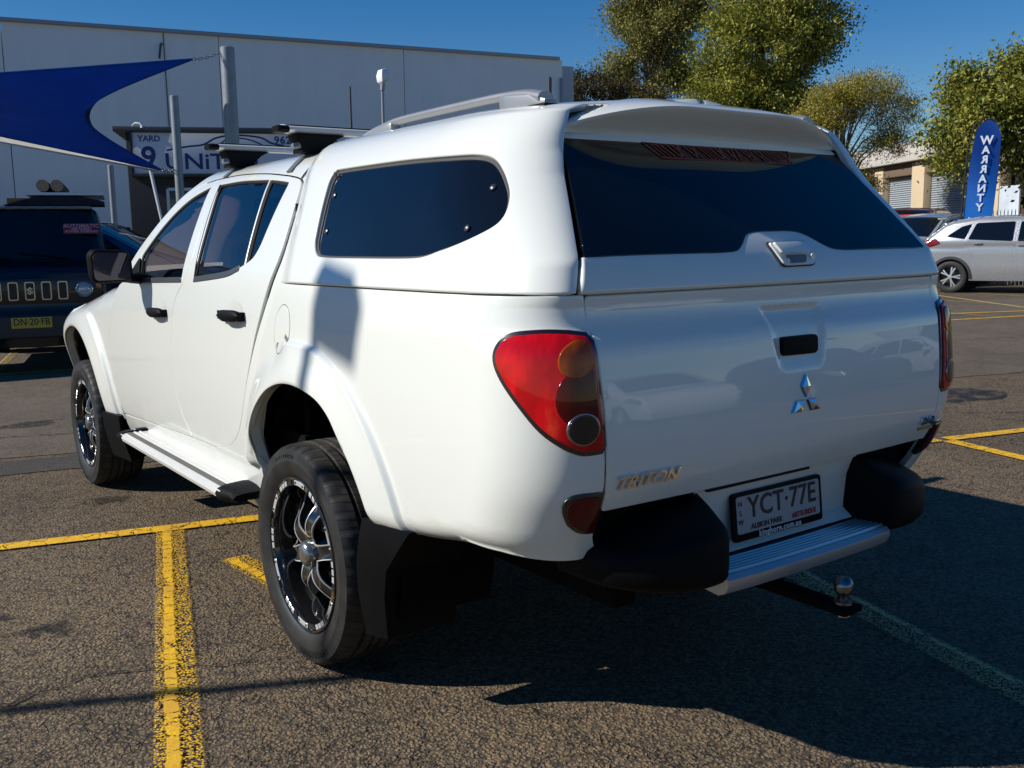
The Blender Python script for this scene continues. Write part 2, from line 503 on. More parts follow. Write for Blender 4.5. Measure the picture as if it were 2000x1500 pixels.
crack([b2(-.2, 2.2), b2(-.05, 2.9), b2(.25, 3.5), b2(.2, 4.6)], .012, 1)
crack([b2(-3.0, 2.6), b2(-1.6, 3.0), b2(-.3, 2.8), b2(1.5, 3.4), b2(4.0, 3.1)], .010, 2)
crack([b2(-2.4, -1.1), b2(-1.5, -.9), b2(-.8, -1.2), b2(-.1, -1.0)], .007, 3)
crack([b2(-.9, -1.9), b2(-.3, -1.6), b2(.35, -1.75), b2(.7, -2.1)], .006, 4)
crack([b2(-1.7, -.1), b2(-1.3, -.8), b2(-1.4, -1.5)], .006, 5)
crack([b2(5.2, .9), b2(6.4, .4), b2(7.6, .8), b2(9.5, .2)], .012, 6)
crack([b2(6.0, 4.2), b2(8.5, 4.9), b2(12., 4.3)], .014, 7)
t = NT('oil_drip'); co = t.coord(); t.P(color=(.014, .012, .011), rough=.55, alpha=t.math('MULTIPLY', t.smooth(t.noise(co, 22, 4), .34, .60), .55)); M_DRIP = t.m
rr_ = random.Random(12)
for (u, v, s) in ((-.45, -1.15, .10), (-.62, -.95, .05), (-1.2, -1.6, .07), (.55, -1.9, .06), (-.3, .7, .12), (-1.5, .9, .08), (-.9, 3.4, .22), (8.2, .6, .20), (7.4, 3.0, .35), (10.5, 3.8, .4)):
    p = bay(u, v); sheet('oil_drip', blob(p.x, p.y, s, s * rr_.uniform(.5, .9), 24, rr_.randint(0, 99)), .0066, M_DRIP)
# ================================================================== warehouse
W_A = Vector((3.326, 30.62, 0)); WU = Vector((.9804, -.197, 0)); WN = Vector((.197, .9804, 0))
def wall_mat(name, col, streak=.18, scale=1.0, rough=.8):
    t = NT(name); co = t.coord()
    s1 = t.noise(t.mapping(co, (2.2, 2.2, .16)), 1.3 * scale, 5, .6); s2 = t.noise(co, 1.1 * scale, 4)
    f = t.math('ADD', t.math('MULTIPLY', s1, streak), t.math('MULTIPLY', s2, streak * .8))
    c = t.n('ShaderNodeVectorMath', {0: col}, operation='SCALE'); t.set(c.inputs['Scale'], t.math('ADD', f, 1 - streak * .9))
    return t.P(color=c.outputs[0], rough=rough, normal=t.bump(t.noise(co, 40, 3), .15, .004))
M_WALL = wall_mat('tilt_panel_grey', (.84, .82, .78), .14)
M_CAP = plain('capping_steel', (.30, .32, .36), .5, .3)
M_DARK = plain('dark_void', (.012, .012, .013), .8)
M_GALV = plain('galvanised_steel', (.26, .28, .30), .45, .4, vary=.2, vscale=9)
wh = empty('warehouse', W_A, math.atan2(WU.y, WU.x), 'big grey concrete panel warehouse filling the left background', 'warehouse')
pw, H = 6.32, 8.13
bm = MB()
for k in range(-4, 3):
    w = MB().box((k * pw + pw / 2, .1, H / 2), (pw - .022, .2, H))
    w.build('wall_panel', M_WALL, wh, bevel=.012)
MB().box((-2.1, 15.2, 4.0), (42, 29.8, 7.7)).build('wall_core', plain('core_grey', (.16, .16, .17), .9), wh)
MB().box((3 * pw + .42, .75, H / 2 - .02), (.8, .2, H - .1)).build('end_panel', wall_mat('end_panel_grey', (.42, .45, .50)), wh, bevel=.01)
MB().box((-3.1, .06, H + .05), (43.8, .34, .11)).build('parapet_capping', M_CAP, wh, bevel=.01)
MB().box((3 * pw - .08, -.06, H / 2 - .3), (.10, .10, H - .7)).build('downpipe', M_CAP, wh, bevel=.02)
MB().tube([(4.55, -.02, H - .35), (4.50, -.16, H - .45), (4.44, -.2, H - .85)], .035, 8).build('overflow_pipe', plain('dark_pipe', (.05, .055, .06), .5), wh)
MB().tube([(4.62, .0, H - .02), (4.62, -.03, 3.0), (4.8, -.03, .0)], .02, 6).build('wall_cable', plain('wall_cable', (.12, .13, .14), .6), wh)

# ================================================================== yard office with sign
M_OFF = plain('office_cladding', (.014, .015, .018), .6)
S_A = Vector((3.676, 18.37, 0)); S_B = Vector((8.349, 16.49, 0)); SU = (S_B - S_A).normalized()
of = empty('yard_office', S_A, math.atan2(SU.y, SU.x), 'dark site office under the white yard sign', 'office')
MB().box((3.9, 1.95, 1.85), (8.2, 3.6, 3.7)).build('wall', M_OFF, of, bevel=.02)
MB().box((3.9, 1.9, 3.76), (8.6, 4.1, .10)).build('roof', plain('office_roof', (.05, .055, .06), .5), of, bevel=.01)
M_GLASSD = plain('dark_glass', (.010, .012, .014), .03, 0, vary=.02, rvary=.02)
M_PALEG = plain('pale_glass', (.10, .14, .15), .05, 0, vary=.3, vscale=3)
M_ALU = plain('aluminium', (.55, .56, .57), .35, .8)
for wx, ww in ((.95, .75), (3.0, 1.0)):
    f = MB()
    for dx in (-ww / 2, ww / 2): f.box((wx + dx, .10, 1.55), (.06, .12, 2.0))
    for z in (.55, 2.55): f.box((wx, .10, z), (ww, .12, .06))
    w = f.build('window', M_ALU, of)
    MB().box((wx, .135, 1.55), (ww - .05, .02, 1.96)).build('pane', M_PALEG, w)
# sign board
sg = empty('sign_board', S_A + WN * 0, math.atan2(SU.y, SU.x), 'long white yard sign with blue lettering above the dark office', 'sign')
M_SIGN = plain('sign_white', (.62, .64, .70), .45, vary=.05)
M_NAVY = plain('sign_navy', (.012, .035, .16), .5)
MB().box((2.95, -.02, 3.28), (6.0, .08, .84)).build('board', M_SIGN, sg, bevel=.006)
fr = MB(); fr.box((2.95, -.03, 3.73), (6.1, .14, .07)).box((2.95, -.03, 2.83), (6.1, .14, .07)).box((-.07, -.03, 3.28), (.05, .14, .97)).box((5.97, -.03, 3.28), (.05, .14, .97))
fr.build('frame', plain('sign_frame', (.02, .02, .024), .5), sg, bevel=.005)
def stext(name, s, size, x, z, mat, **k): return text_obj(name, s, size, mat, sg, frame((x, -.063, z), (1, 0, 0), (0, 0, 1)), .003, 'LEFT', **k)
stext('lettering', 'YARD', .17, .06, 3.57, M_NAVY, bold=.003)
stext('lettering', '9', .62, .10, 3.17, M_NAVY, bold=.012)
stext('lettering', 'UNiTED', .46, .56, 3.10, M_NAVY, sx=1.16, bold=.006)
stext('lettering', '9625', .22, 2.80, 3.56, M_NAVY, bold=.005, spacing=1.1)
stext('lettering', '6', .22, 4.02, 3.56, M_NAVY, bold=.005)
M_SRED = plain('sign_red', (.35, .01, .015), .5)
MB().tube([(4.72, -.065, 3.46), (4.82, -.065, 3.50), (4.90, -.065, 3.60)], [.04, .07, .012], 8, flat=.4).build('red_mark', M_SRED, sg)
# car outline swoosh above the name
sw = spline([(.62, 3.34), (1.05, 3.42), (1.35, 3.46), (1.62, 3.60), (2.0, 3.66), (2.5, 3.62), (2.75, 3.50), (3.0, 3.45)], 6)
MB().tube([(p.x, -.064, p.y) for p in sw], .018, 6, flat=.5, upv=(0, 1, 0)).build('car_outline', M_NAVY, sg)
MB().tube([(p.x, -.064, p.y) for p in spline([(1.65, 3.42), (1.85, 3.58), (2.25, 3.58), (2.55, 3.42), (1.65, 3.42)], 4)], .014, 6, flat=.5, upv=(0, 1, 0)).build('window_outline', M_NAVY, sg)
M_WP = plain('white_enamel', (.75, .76, .76), .35)
for i, x in enumerate((-.02, 2.9)):
    l = MB(); l.tube([(x, -.03, 3.7), (x, -.05, 3.84), (x + .06, -.10, 3.88), (x + .15, -.14, 3.87), (x + .19, -.16, 3.82)], .016, 8)
    l.lathe([(0, .016), (-.03, .02), (-.05, .035)], (x + .19, -.16, 3.83), 'Z', 12)
    o = l.build('sign_lamp', M_WP)
    o.matrix_world = sg.matrix_world @ Matrix.Identity(4); o.location = S_A; o.rotation_euler = sg.rotation_euler
    tag(o, ['white gooseneck sign lamp at the left end of the yard sign', 'white gooseneck sign lamp over the middle of the yard sign'][i], 'lamp', 'sign lamps')
# leaning white pole with a yellow foot by the office
lp = empty('leaning_pole', (2.95, 14.95, 0), 0, 'slim white pole leaning by the office, yellow end cap', 'pole')
MB().tube([(.30, .0, .95), (.05, .1, 2.75)], [.018, .03], 8).build('shaft', M_WP, lp)
MB().tube([(.305, 0, .90), (.295, 0, 1.0)], .045, 8).build('end_cap', plain('cap_yellow', (.7, .38, .02), .5), lp)
MB().tube([(.31, 0, .0), (.305, 0, .92)], .012, 6).build('stake', M_DARK, lp)

# ================================================================== steel posts and shade sail
def post(x, y, h, r, label):
    e = empty('steel_post', (x, y, 0), 0, label, 'post', 'shade sail posts')
    MB().lathe([(0, r), (h - .01, r), (h, r - .01), (h, 0)], (0, 0, 0), 'Z', 24).build('shaft', M_GALV, e)
    b = MB().box((0, 0, .012), (.36, .36, .024)); b.build('base_plate', M_GALV, e, bevel=.004)
    for sx in (-1, 1):
        for sy in (-1, 1): MB().lathe([(.024, .016), (.05, .016), (.05, 0)], (sx * .14, sy * .14, 0), 'Z', 8).build('bolt', M_GALV, e)
    return e
P1 = Vector((2.41, 9.33, 3.785)); P2 = Vector((2.79, 12.77, 3.664))
post(P1.x, P1.y, P1.z, .088, 'tall galvanised steel post in front, holding the upper sail corner')
post(P2.x, P2.y, P2.z, .066, 'thinner galvanised steel post further back, holding the lower sail corner')
post(2.30, 14.9, 2.75, .05, 'short steel post by the office, under the sail corner')
t = NT('sail_blue'); co = t.coord(); uvn = t.noise(t.mapping(co, (1, 1, 2)), 2.2, 4)
weave = t.n('ShaderNodeTexWave', {'Vector': co, 'Scale': 90., 'Distortion': 1.}).outputs['Fac']
scol = t.mix(t.smooth(uvn, .3, .7), (.001, .070, .28), (.001, .105, .38))
t.P(color=scol, rough=.75, normal=t.bump(weave, .2, .003))
tr = t.n('ShaderNodeBsdfTranslucent', {'Color': (.001, .17, .60)}); mx = t.n('ShaderNodeMixShader', {0: .38, 1: t.p.outputs[0], 2: tr.outputs[0]})
t.t.links.new(mx.outputs[0], t.out.inputs['Surface']); M_SAIL = t.m
M_CREAM = plain('sail_cream', (.62, .56, .44), .8)
def sail(name, A, B, C, D, sag, label, mat, thick=.006, n=28):
    """four-corner hyperbolic sail with hollow edges"""
    A, B, C, D = [Vector(p) for p in (A, B, C, D)]
    cen = (A + B + C + D) / 4; vs = []; fs = []
    for i in range(n + 1):
        for j in range(n + 1):
            u, v = i / n, j / n
            p = A * (1 - u) * (1 - v) + B * u * (1 - v) + C * u * v + D * (1 - u) * v
            eu = 4 * u * (1 - u); ev = 4 * v * (1 - v)
            # hollow the edges towards the middle
            pull = sag * (eu * (1 - ev) ** 2 * .9 + ev * (1 - eu) ** 2 * .9)
            p = p + (cen - p) * pull; vs.append(p)
    k = n + 1
    for i in range(n):
        for j in range(n): fs.append((i * k + j, (i + 1) * k + j, (i + 1) * k + j + 1, i * k + j + 1))
    vs2 = [p - Vector((0, 0, thick)) for p in vs]; b = len(vs)
    fs += [tuple(b + q for q in f[::-1]) for f in fs]
    o = mesh_obj(name, vs + vs2, fs, mat)
    edge = [vs[i * k] for i in range(k)] + [vs[n * k + j] for j in range(k)] + [vs[i * k + n] for i in range(n, -1, -1)] + [vs[j] for j in range(n, -1, -1)]
    MB().tube(edge, .014, 6).build('hem_rope', mat, o)
    for j in (n // 4, n // 2, 3 * n // 4): MB().tube([vs[i * k + j] + Vector((0, 0, -.004)) for i in range(1, k - 1)], .007, 5).build('seam', mat, o)
    return tag(o, label, 'shade sail'), vs
SA = P1 + Vector((-.45, -.02, -.19)); SB = Vector((2.40, 12.35, 2.50))
so, _ = sail('shade_sail', SA, SB, (-6.0, 12.3, 4.05), (-6.5, 9.6, 2.30), .30, 'dark blue shade sail slung between the steel posts at the left', M_SAIL)
so2, _ = sail('cream_sail', SB + Vector((-.03, 0, -.02)), SB + Vector((-.05, .06, -.02)), (-1.32, 15.74, 3.66), (-1.48, 12.6, 3.10), .06, 'narrow cream sail showing under the blue sail', M_CREAM)
def chain(A, B, label, n):
    A, B = Vector(A), Vector(B); d = (B - A); e = empty('chain', (A.x, A.y, A.z), 0, label, 'chain', 'sail chains'); L = d.length / n
    for i in range(n):
        c = d * ((i + .5) / n); c.z -= .02 * math.sin(math.pi * (i + .5) / n)
        dd = d.normalized(); s = dd.cross(Vector((0, 0, 1))).normalized() if i % 2 else dd.cross(dd.cross(Vector((0, 0, 1)))).normalized()
        pts = [c + dd * math.cos(a) * L * .68 + s * math.sin(a) * L * .36 for a in [2 * math.pi * k / 10 for k in range(11)]]
        MB().tube(pts, L * .12, 6, caps=False).build('link', M_GALV, e)
chain(SA, P1 + Vector((-.085, 0, -.07)), 'short steel chain from the upper sail corner to the tall post', 9)
chain(SB, P2 + Vector((-.066, 0, -1.14)), 'short steel chain from the lower sail corner to the thin post', 7)

# ================================================================== lamp and poles behind
lm = empty('street_lamp', (10.36, 19.95, 0), 0, 'slim lamp post with a white tilted head before the warehouse', 'street lamp')
MB().lathe([(0, .06), (5.45, .035), (5.45, 0)], (0, 0, 0), 'Z', 12).build('pole', M_GALV, lm)
hd = MB(); hd.loft([[(-.09 * s + .02, q * .14 * s - .12 * 0, 5.42 + k) for q in (-1, 1)] + [(.10 * s + .02, q * .14 * s, 5.46 + k) for q in (1, -1)] for s, k in ((.45, -.02), (1, .04), (1.15, .2), (.8, .34))])
hd.build('lamp_head', M_WP, lm, bevel=.015)
MB().tube([(0, 0, 5.25), (.02, 0, 5.45)], .06, 10).build('collar', M_GALV, lm)
tag(MB().lathe([(0, .035), (5.2, .03), (5.23, 0)], (9.26, 19.6, 0), 'Z', 8).build('thin_pole', plain('dark_steel', (.06, .065, .07), .5, .3)), 'thin dark pole left of the lamp post, before the warehouse', 'pole')
tag(MB().lathe([(0, .07), (6.36, .07), (6.4, 0)], (17.13, 21.61, 0), 'Z', 10).build('dark_post', plain('dark_steel', (.06, .065, .07), .5, .3)), 'thick dark post near the right end of the warehouse', 'post')
# flood light on a pole beside the bay, left of the view (its shadow falls on the ute)
fl = empty('flood_light', (-5.36, 1.93, 0), 0, 'flood light on a slim pole out of view, casting its shadow on the white ute', 'flood light')
MB().lathe([(0, .04), (4.6, .026), (4.6, 0)], (0, 0, 0), 'Z', 12).build('pole', M_GALV, fl)
MB().box((0, -.13, 4.66), (.14, .24, .20), Matrix.Rotation(.2, 3, 'X')).build('lamp_housing', plain('dark_steel', (.06, .065, .07), .5, .3), fl, bevel=.02)
MB().tube([(0, .02, 4.5), (0, -.05, 4.62), (0, -.12, 4.60)], .02, 6).build('bracket', M_GALV, fl)

# ================================================================== building at the right
M_CRM = wall_mat('cream_brick', (.56, .44, .29), .2, 2)
M_ROOF = wall_mat('pale_roof', (.50, .47, .43), .15)
M_ROLL = plain('roller_shutter', (.40, .44, .47), .5, .1, vary=.06)
rb = empty('workshop', (35.8, 22.87, 0), math.atan2(-.866, -.5), 'cream brick workshop with grey roller doors at the right', 'building')
# local x runs along the front towards the camera's right, local y towards the back is +
def rbx(c, d): return MB().box(c, d)
piers = [(-1.2, 2.1), (.95, .75), (4.2, .95), (7.75, .45), (9.2, .8), (12.2, 1.6)]
for cx, w in piers: rbx((cx, .15, 2.1), (w, .45, 4.2)).build('brick_pier', M_CRM, rb, bevel=.015)
rbx((5.6, .16, 4.02), (16.4, .40, .52)).build('lintel', plain('lintel_brown', (.16, .11, .07), .8), rb, bevel=.01)
rbx((5.6, -.12, 4.62), (17.2, .5, .72)).build('fascia', M_ROOF, rb, bevel=.02)
rf = MB(); rf.add([(-3, -.4, 4.98), (14.5, -.4, 4.98), (14.5, 9, 6.3), (-3, 9, 6.3), (-3, -.4, 4.9), (14.5, -.4, 4.9), (14.5, 9, 6.2), (-3, 9, 6.2)], [(0, 1, 2, 3), (4, 7, 6, 5), (0, 4, 5, 1), (2, 6, 7, 3), (1, 5, 6, 2), (0, 3, 7, 4)])
rf.build('roof', M_ROOF, rb)
MB().box((5.6, 4.6, 2.2), (16.4, 8.2, 4.3)).build('inner_wall', M_DARK, rb)
for x0, x1, zb in ((1.36, 3.70, 1.7), (4.70, 7.50, .1), (8.0, 8.78, .1)):
    d = None
    n = int((3.75 - zb) / .085); r = MB()
    for i in range(n):
        z = zb + (3.75 - zb) * (i + .5) / n
        r.tube([(x0, .28, z), (x1, .28, z)], .058, 6, flat=.75)
    r.build('roller_door', M_ROLL, rb, angle=60)
    MB().box(((x0 + x1) / 2, .12, zb + .03), (x1 - x0, .12, .07)).build('door_rail', M_ALU, rb)
MB().box((10.2, -.05, 2.4), (1.1, .05, 1.1)).build('notice_board', plain('notice_white', (.5, .55, .62), .5, vary=.25, vscale=3), rb)
MB().box((10.0, .05, 1.2), (1.5, .06, 2.2)).build('side_door', plain('door_brown', (.30, .17, .09), .6), rb)

# ================================================================== palisade fence
fe = empty('palisade_fence', (26.9, 15.6, 0), math.atan2(-3.9, -1.5 * 1.6), 'grey green steel palisade fence before the workshop', 'fence')
M_FEN = plain('fence_green', (.13, .17, .15), .6, .1)
for z in (.25, 1.66): MB().box((4.5, 0, z), (11, .04, .05)).build('rail', M_FEN, fe)
me0 = None
for i in range(64):
    if me0 is None:
        o = MB().box((0, -.03, .98), (.020, .014, 1.92)).add([(-.010, -.037, 1.94), (.010, -.037, 1.94), (.010, -.023, 1.94), (-.010, -.023, 1.94), (0, -.03, 2.02)], [(0, 1, 4), (1, 2, 4), (2, 3, 4), (3, 0, 4)]).build('paling', M_FEN, fe); me0 = o.data; o.location.x = -.8
    else:
        o = bpy.data.objects.new('paling', me0); put(o, fe); o.location.x = -.8 + i * .17
# ================================================================== feather banner
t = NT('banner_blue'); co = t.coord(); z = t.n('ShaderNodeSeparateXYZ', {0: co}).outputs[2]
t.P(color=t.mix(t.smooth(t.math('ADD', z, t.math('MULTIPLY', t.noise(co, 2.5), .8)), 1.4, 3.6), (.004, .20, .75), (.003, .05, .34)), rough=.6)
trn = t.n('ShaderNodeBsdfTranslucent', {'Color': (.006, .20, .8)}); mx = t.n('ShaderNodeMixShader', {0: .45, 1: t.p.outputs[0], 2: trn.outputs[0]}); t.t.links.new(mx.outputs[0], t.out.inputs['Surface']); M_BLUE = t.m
bn = empty('feather_banner', (22.72, 10.68, 0), math.atan2(-.866, .5), 'tall blue feather banner reading WARRANTY behind the silver car', 'banner')
outl = [(-.30, .75)] + [(-.30, .9), (-.30, 1.6), (-.285, 2.6), (-.26, 3.1)] + spline([(-.24, 3.25), (-.17, 3.48), (0, 3.60), (.17, 3.50), (.27, 3.25)], 4) + [(.30, 2.6), (.28, 1.6), (.22, .9), (.20, .75)]
def bfn(u, v): lean = .10 * (v - .75) * .55; return (u + lean - .1, .05 * math.sin(u * 5 + v * 2.1) + .03 * math.sin(v * 3.3), v)
V3, F, N3 = panel_data(outl, bfn, step=.06, gap=0, flange=.004, edge=.001, ref=(0, -1, 0))
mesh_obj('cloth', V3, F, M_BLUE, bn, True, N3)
M_BW = plain('banner_white', (.62, .68, .78), .6)
for i, ch in enumerate('WARRANTY'):
    zc = 3.16 - i * .205; p = bfn(0, zc)
    sx = -1 if ch == 'N' or ch == 'R' else 1
    text_obj('letter', ch, .25 if ch == 'W' else .225, M_BW, bn, frame((p[0], p[1] - .028, zc), (1, 0, 0), (0, 0, 1)), .004, sx=sx * .95, bold=.008)
bn.scale = (1.18,) * 3
MB().tube([(-.40, 0, 0), (-.40, 0, 1.0), (-.385, 0, 2.0), (-.33, 0, 3.0), (-.22, 0, 3.5), (0, 0, 3.68), (.2, 0, 3.55)], .018, 8).build('pole', M_DARK, bn)
sq = spline([(-.20, 1.52), (-.14, 1.47), (-.05, 1.45), (.06, 1.49), (.14, 1.45), (.17, 1.50)], 4)
MB().tube([(p.x - .05, bfn(p.x, p.y)[1] - .03, p.y) for p in sq], .018, 6).build('emblem', M_BW, bn)
# ================================================================== trees
def leaf_mat(name, c0, c1, c2):
    t = NT(name); rnd_ = t.n('ShaderNodeNewGeometry').outputs['Random Per Island']; co = t.coord()
    col = t.ramp(rnd_, [(0, c0), (.45, c1), (1, c2)])
    col = t.mix(t.smooth(t.noise(co, 1.2, 3), .35, .68), col, t.mix(.5, col, c2))
    t.P(color=col, rough=.5, spec=.25)
    tr = t.n('ShaderNodeBsdfTranslucent', {'Color': c2}); mx = t.n('ShaderNodeMixShader', {0: .18, 1: t.p.outputs[0], 2: tr.outputs[0]})
    t.t.links.new(mx.outputs[0], t.out.inputs['Surface'])
    return t.m
M_BARK = plain('bark_grey', (.20, .165, .13), .85, vary=.3, vscale=8, bump=.5, bscale=30)
M_BARKD = plain('bark_dark', (.08, .06, .045), .85, vary=.3, vscale=8)
def tree(name, base, trunk_h, lobes, nclump, nleaf, leaf, crad, mat, bark, label, seed, tr=.16, aspect=2.2, droop=.3, fill=.55, nlimb=16):
    rs = np.random.RandomState(seed); base = Vector(base)
    e = empty(name, base, 0, label, 'tree', 'trees behind the yard')
    vols = np.array([l[1][0] * l[1][1] * l[1][2] for l in lobes]); vols = vols ** .8 / (vols ** .8).sum()
    cl = []
    for i in range(nclump):
        c, r = lobes[rs.choice(len(lobes), p=vols)]
        d = rs.normal(size=3); d /= np.linalg.norm(d); rad = rs.uniform(fill, 1) ** .6 * (1 + .10 * rs.normal())
        cl.append(np.array(c) + d * np.array(r) * rad)
    cl = np.array(cl)
    # limbs: trunk, then branches to some clumps
    mb = MB(); top = Vector((rs.uniform(-.2, .2), rs.uniform(-.2, .2), trunk_h))
    hz = cl[:, 2].max()
    mid = Vector((0, 0, (trunk_h + hz) / 2)) + Vector((rs.uniform(-.3, .3), rs.uniform(-.3, .3), 0))
    mb.tube([(0, 0, 0), top * .5 + Vector((.06, .03, 0)), top, mid, (mid.x, mid.y, hz * .93)], [tr * 1.25, tr, tr * .85, tr * .5, tr * .12], 9)
    for i in rs.choice(len(cl), min(nlimb, len(cl)), replace=False):
        q = Vector(cl[i]); k = rs.uniform(.0, .65); s = top.lerp(mid, k)
        s2 = s.lerp(q, .45) + Vector((0, 0, .12 * (q - s).length)) + Vector(rs.normal(size=3) * .12)
        s3 = s.lerp(q, .75) + Vector((0, 0, .08 * (q - s).length)) + Vector(rs.normal(size=3) * .10)
        mb.tube([s, s2, s3, q], [tr * .42, tr * .25, tr * .15, tr * .05], 6)
    mb.build('trunk', bark, e, fixn=False)
    n = nclump * nleaf
    cen = np.repeat(cl, nleaf, 0) + rs.normal(size=(n, 3)) * crad * np.array([1, 1, .72]) * rs.uniform(.6, 1.25, nclump).repeat(nleaf)[:, None]
    d1 = rs.normal(size=(n, 3)); d1[:, 2] -= droop; d1 /= np.linalg.norm(d1, axis=1)[:, None]
    d2 = np.cross(d1, rs.normal(size=(n, 3))); d2 /= np.linalg.norm(d2, axis=1)[:, None]
    L = leaf * rs.uniform(.6, 1.3, n)[:, None]
    a = cen - d1 * L / 2; b = cen + d2 * L / (2 * aspect); c = cen + d1 * L / 2; d = cen - d2 * L / (2 * aspect)
    nrm = np.cross(d1, d2)
    b = b + nrm * L * .08; d = d + nrm * L * .08
    vs = np.stack([a, b, c, d], 1).reshape(-1, 3)
    me = bpy.data.meshes.new('crown'); me.vertices.add(4 * n); me.vertices.foreach_set('co', vs.astype(np.float32).ravel())
    me.loops.add(4 * n); me.loops.foreach_set('vertex_index', np.arange(4 * n, dtype=np.int32)); me.polygons.add(n)
    me.polygons.foreach_set('loop_start', np.arange(0, 4 * n, 4, dtype=np.int32)); me.polygons.foreach_set('loop_total', np.full(n, 4, dtype=np.int32))
    me.update(calc_edges=True); me.validate(); me.materials.append(mat)
    put(bpy.data.objects.new('crown', me), e)
    return e
L_GUM = leaf_mat('gum_leaf', (.038, .058, .014), (.130, .140, .030), (.34, .30, .080))
L_DEN = leaf_mat('glossy_leaf', (.020, .038, .008), (.090, .120, .018), (.36, .34, .050))
L_WIS = leaf_mat('wattle_leaf', (.065, .070, .014), (.20, .175, .026), (.40, .33, .055))
L_DRK = leaf_mat('dark_leaf', (.012, .014, .006), (.035, .032, .012), (.10, .07, .022))
gt = tree('gum_tree', (52.5, 53.2, 0), 8.2, [((-.3, -.2, 12.6), (2.2, 2.2, 1.6)), ((.9, -.6, 14.5), (2.2, 2.2, 1.7)), ((-1.7, 1.2, 10.6), (1.0, 1.0, 1.3)), ((.8, -.6, 10.4), (1.5, 1.5, 1.2)), ((-1.0, .8, 14.0), (1.6, 1.6, 1.4))], 360, 170, .17, .42, L_GUM, M_BARK,
     'tall olive gum tree with pale limbs right of the warehouse', 3, tr=.22, fill=.35, nlimb=40)
gt.scale = (1.35,) * 3
bt = tree('broadleaf_tree', (42.85, 34.9, 0), 3.2, [((0, 0, 8.4), (2.7, 2.7, 2.6)), ((.2, 0, 10.8), (2.0, 2.0, 1.8)), ((1.9, -1.4, 9.4), (1.2, 1.2, 1.6)), ((-.9, .9, 6.2), (1.8, 1.8, 1.6)), ((1.0, -.8, 6.0), (1.6, 1.6, 1.4))], 430, 190, .145, .36, L_DEN, M_BARKD,
     'tall dense glossy green tree behind the canopy roof', 5, aspect=1.9, fill=.3)
bt.scale = (1.375,) * 3
tree('wattle_tree', (28.15, 18.95, 0), 2.6, [((-.9, .7, 5.0), (1.2, 1.2, .75)), ((.5, -.4, 6.4), (1.3, 1.3, .55)), ((1.5, -1.1, 5.6), (.75, .75, .65)), ((-.2, .1, 5.9), (1.1, 1.1, .6)), ((1.4, -1.0, 4.6), (.8, .8, .35)), ((-.3, .3, 4.0), (1.2, 1.2, .4)), ((.4, -.1, 3.2), (1.0, 1.0, .45))], 360, 150, .10, .25, L_WIS, M_BARK,
     'small wispy yellow green tree in front of the workshop', 8, tr=.11, aspect=3.2, nlimb=46)
tree('yard_tree', (25.9, 11.0, 0), 2.2, [((-.6, .5, 4.9), (1.4, 1.4, 1.25)), ((.5, -.5, 5.3), (1.5, 1.5, 1.3)), ((-1.3, 1.2, 4.1), (1.1, 1.1, 1.1)), ((-1.0, .9, 5.2), (1.0, 1.0, .9)), ((.6, -.6, 3.7), (1.5, 1.5, 1.2)), ((1.6, -1.8, 4.6), (1.5, 1.5, 1.4)), ((.9, -.9, 2.7), (1.3, 1.3, .7))], 360, 180, .125, .30, L_DEN, M_BARKD,
     'dense yellow green tree behind the banner at the right edge', 11, aspect=1.9, fill=.3)
tree('hedge_tree', (29.2, 32.6, 0), 4.0, [((-.6, .5, 8.0), (1.8, 1.8, 1.2)), ((.9, -.6, 7.5), (1.5, 1.5, 1.2)), ((.1, 0, 6.2), (2.2, 2.2, 1.5))], 260, 150, .13, .27, L_DRK, M_BARKD,
     'low dark tree just right of the warehouse corner', 13, fill=.5)
tree('far_shrub', (34.0, 34.8, 0), 4.0, [((0, 0, 8.0), (1.3, 1.3, .9)), ((.8, -.8, 6.8), (1.2, 1.2, .8))], 70, 70, .2, .28, L_WIS, M_BARKD, 'small yellow green tree top between the dark tree and the gum', 17)
# ================================================================== the white double-cab ute with canopy
def hermite(xs, ys, x):
    n = len(xs)
    if x <= xs[0]: return ys[0] + (ys[1] - ys[0]) / (xs[1] - xs[0]) * (x - xs[0])
    if x >= xs[-1]: return ys[-1] + (ys[-1] - ys[-2]) / (xs[-1] - xs[-2]) * (x - xs[-1])
    i = 0
    while xs[i + 1] < x: i += 1
    def sl(j):
        a, b = max(j - 1, 0), min(j + 1, n - 1); return (ys[b] - ys[a]) / (xs[b] - xs[a])
    h = xs[i + 1] - xs[i]; t = (x - xs[i]) / h
    return (2 * t ** 3 - 3 * t * t + 1) * ys[i] + (t ** 3 - 2 * t * t + t) * h * sl(i) + (-2 * t ** 3 + 3 * t * t) * ys[i + 1] + (t ** 3 - t * t) * h * sl(i + 1)
def sst(x): x = min(1, max(0, x)); return x * x * (3 - 2 * x)
SEC = [(.36, .79), (.46, .832), (.56, .856), (.70, .872), (.88, .880), (1.04, .877), (1.15, .869), (1.225, .857), (1.30, .830), (1.40, .786), (1.50, .737), (1.57, .697), (1.62, .655), (1.65, .61), (1.672, .53), (1.69, .4), (1.70, .2), (1.703, 0.)]
SV = []
for i, (z, w) in enumerate(SEC):
    SV.append(z if i == 0 else SV[-1] + (z - SEC[i - 1][0] if z <= 1.571 else math.hypot(z - SEC[i - 1][0], w - SEC[i - 1][1])))
SZ = [s[0] for s in SEC]; SW = [s[1] for s in SEC]; VM = SV[-1]
def sec(v): return max(0., hermite(SV, SW, v)), hermite(SV, SZ, v)
RZ = [.56, .62, .70, .78, .86, .96, 1.06, 1.115, 1.15, 1.19, 1.225, 1.30, 1.40, 1.50, 1.60, 1.70]
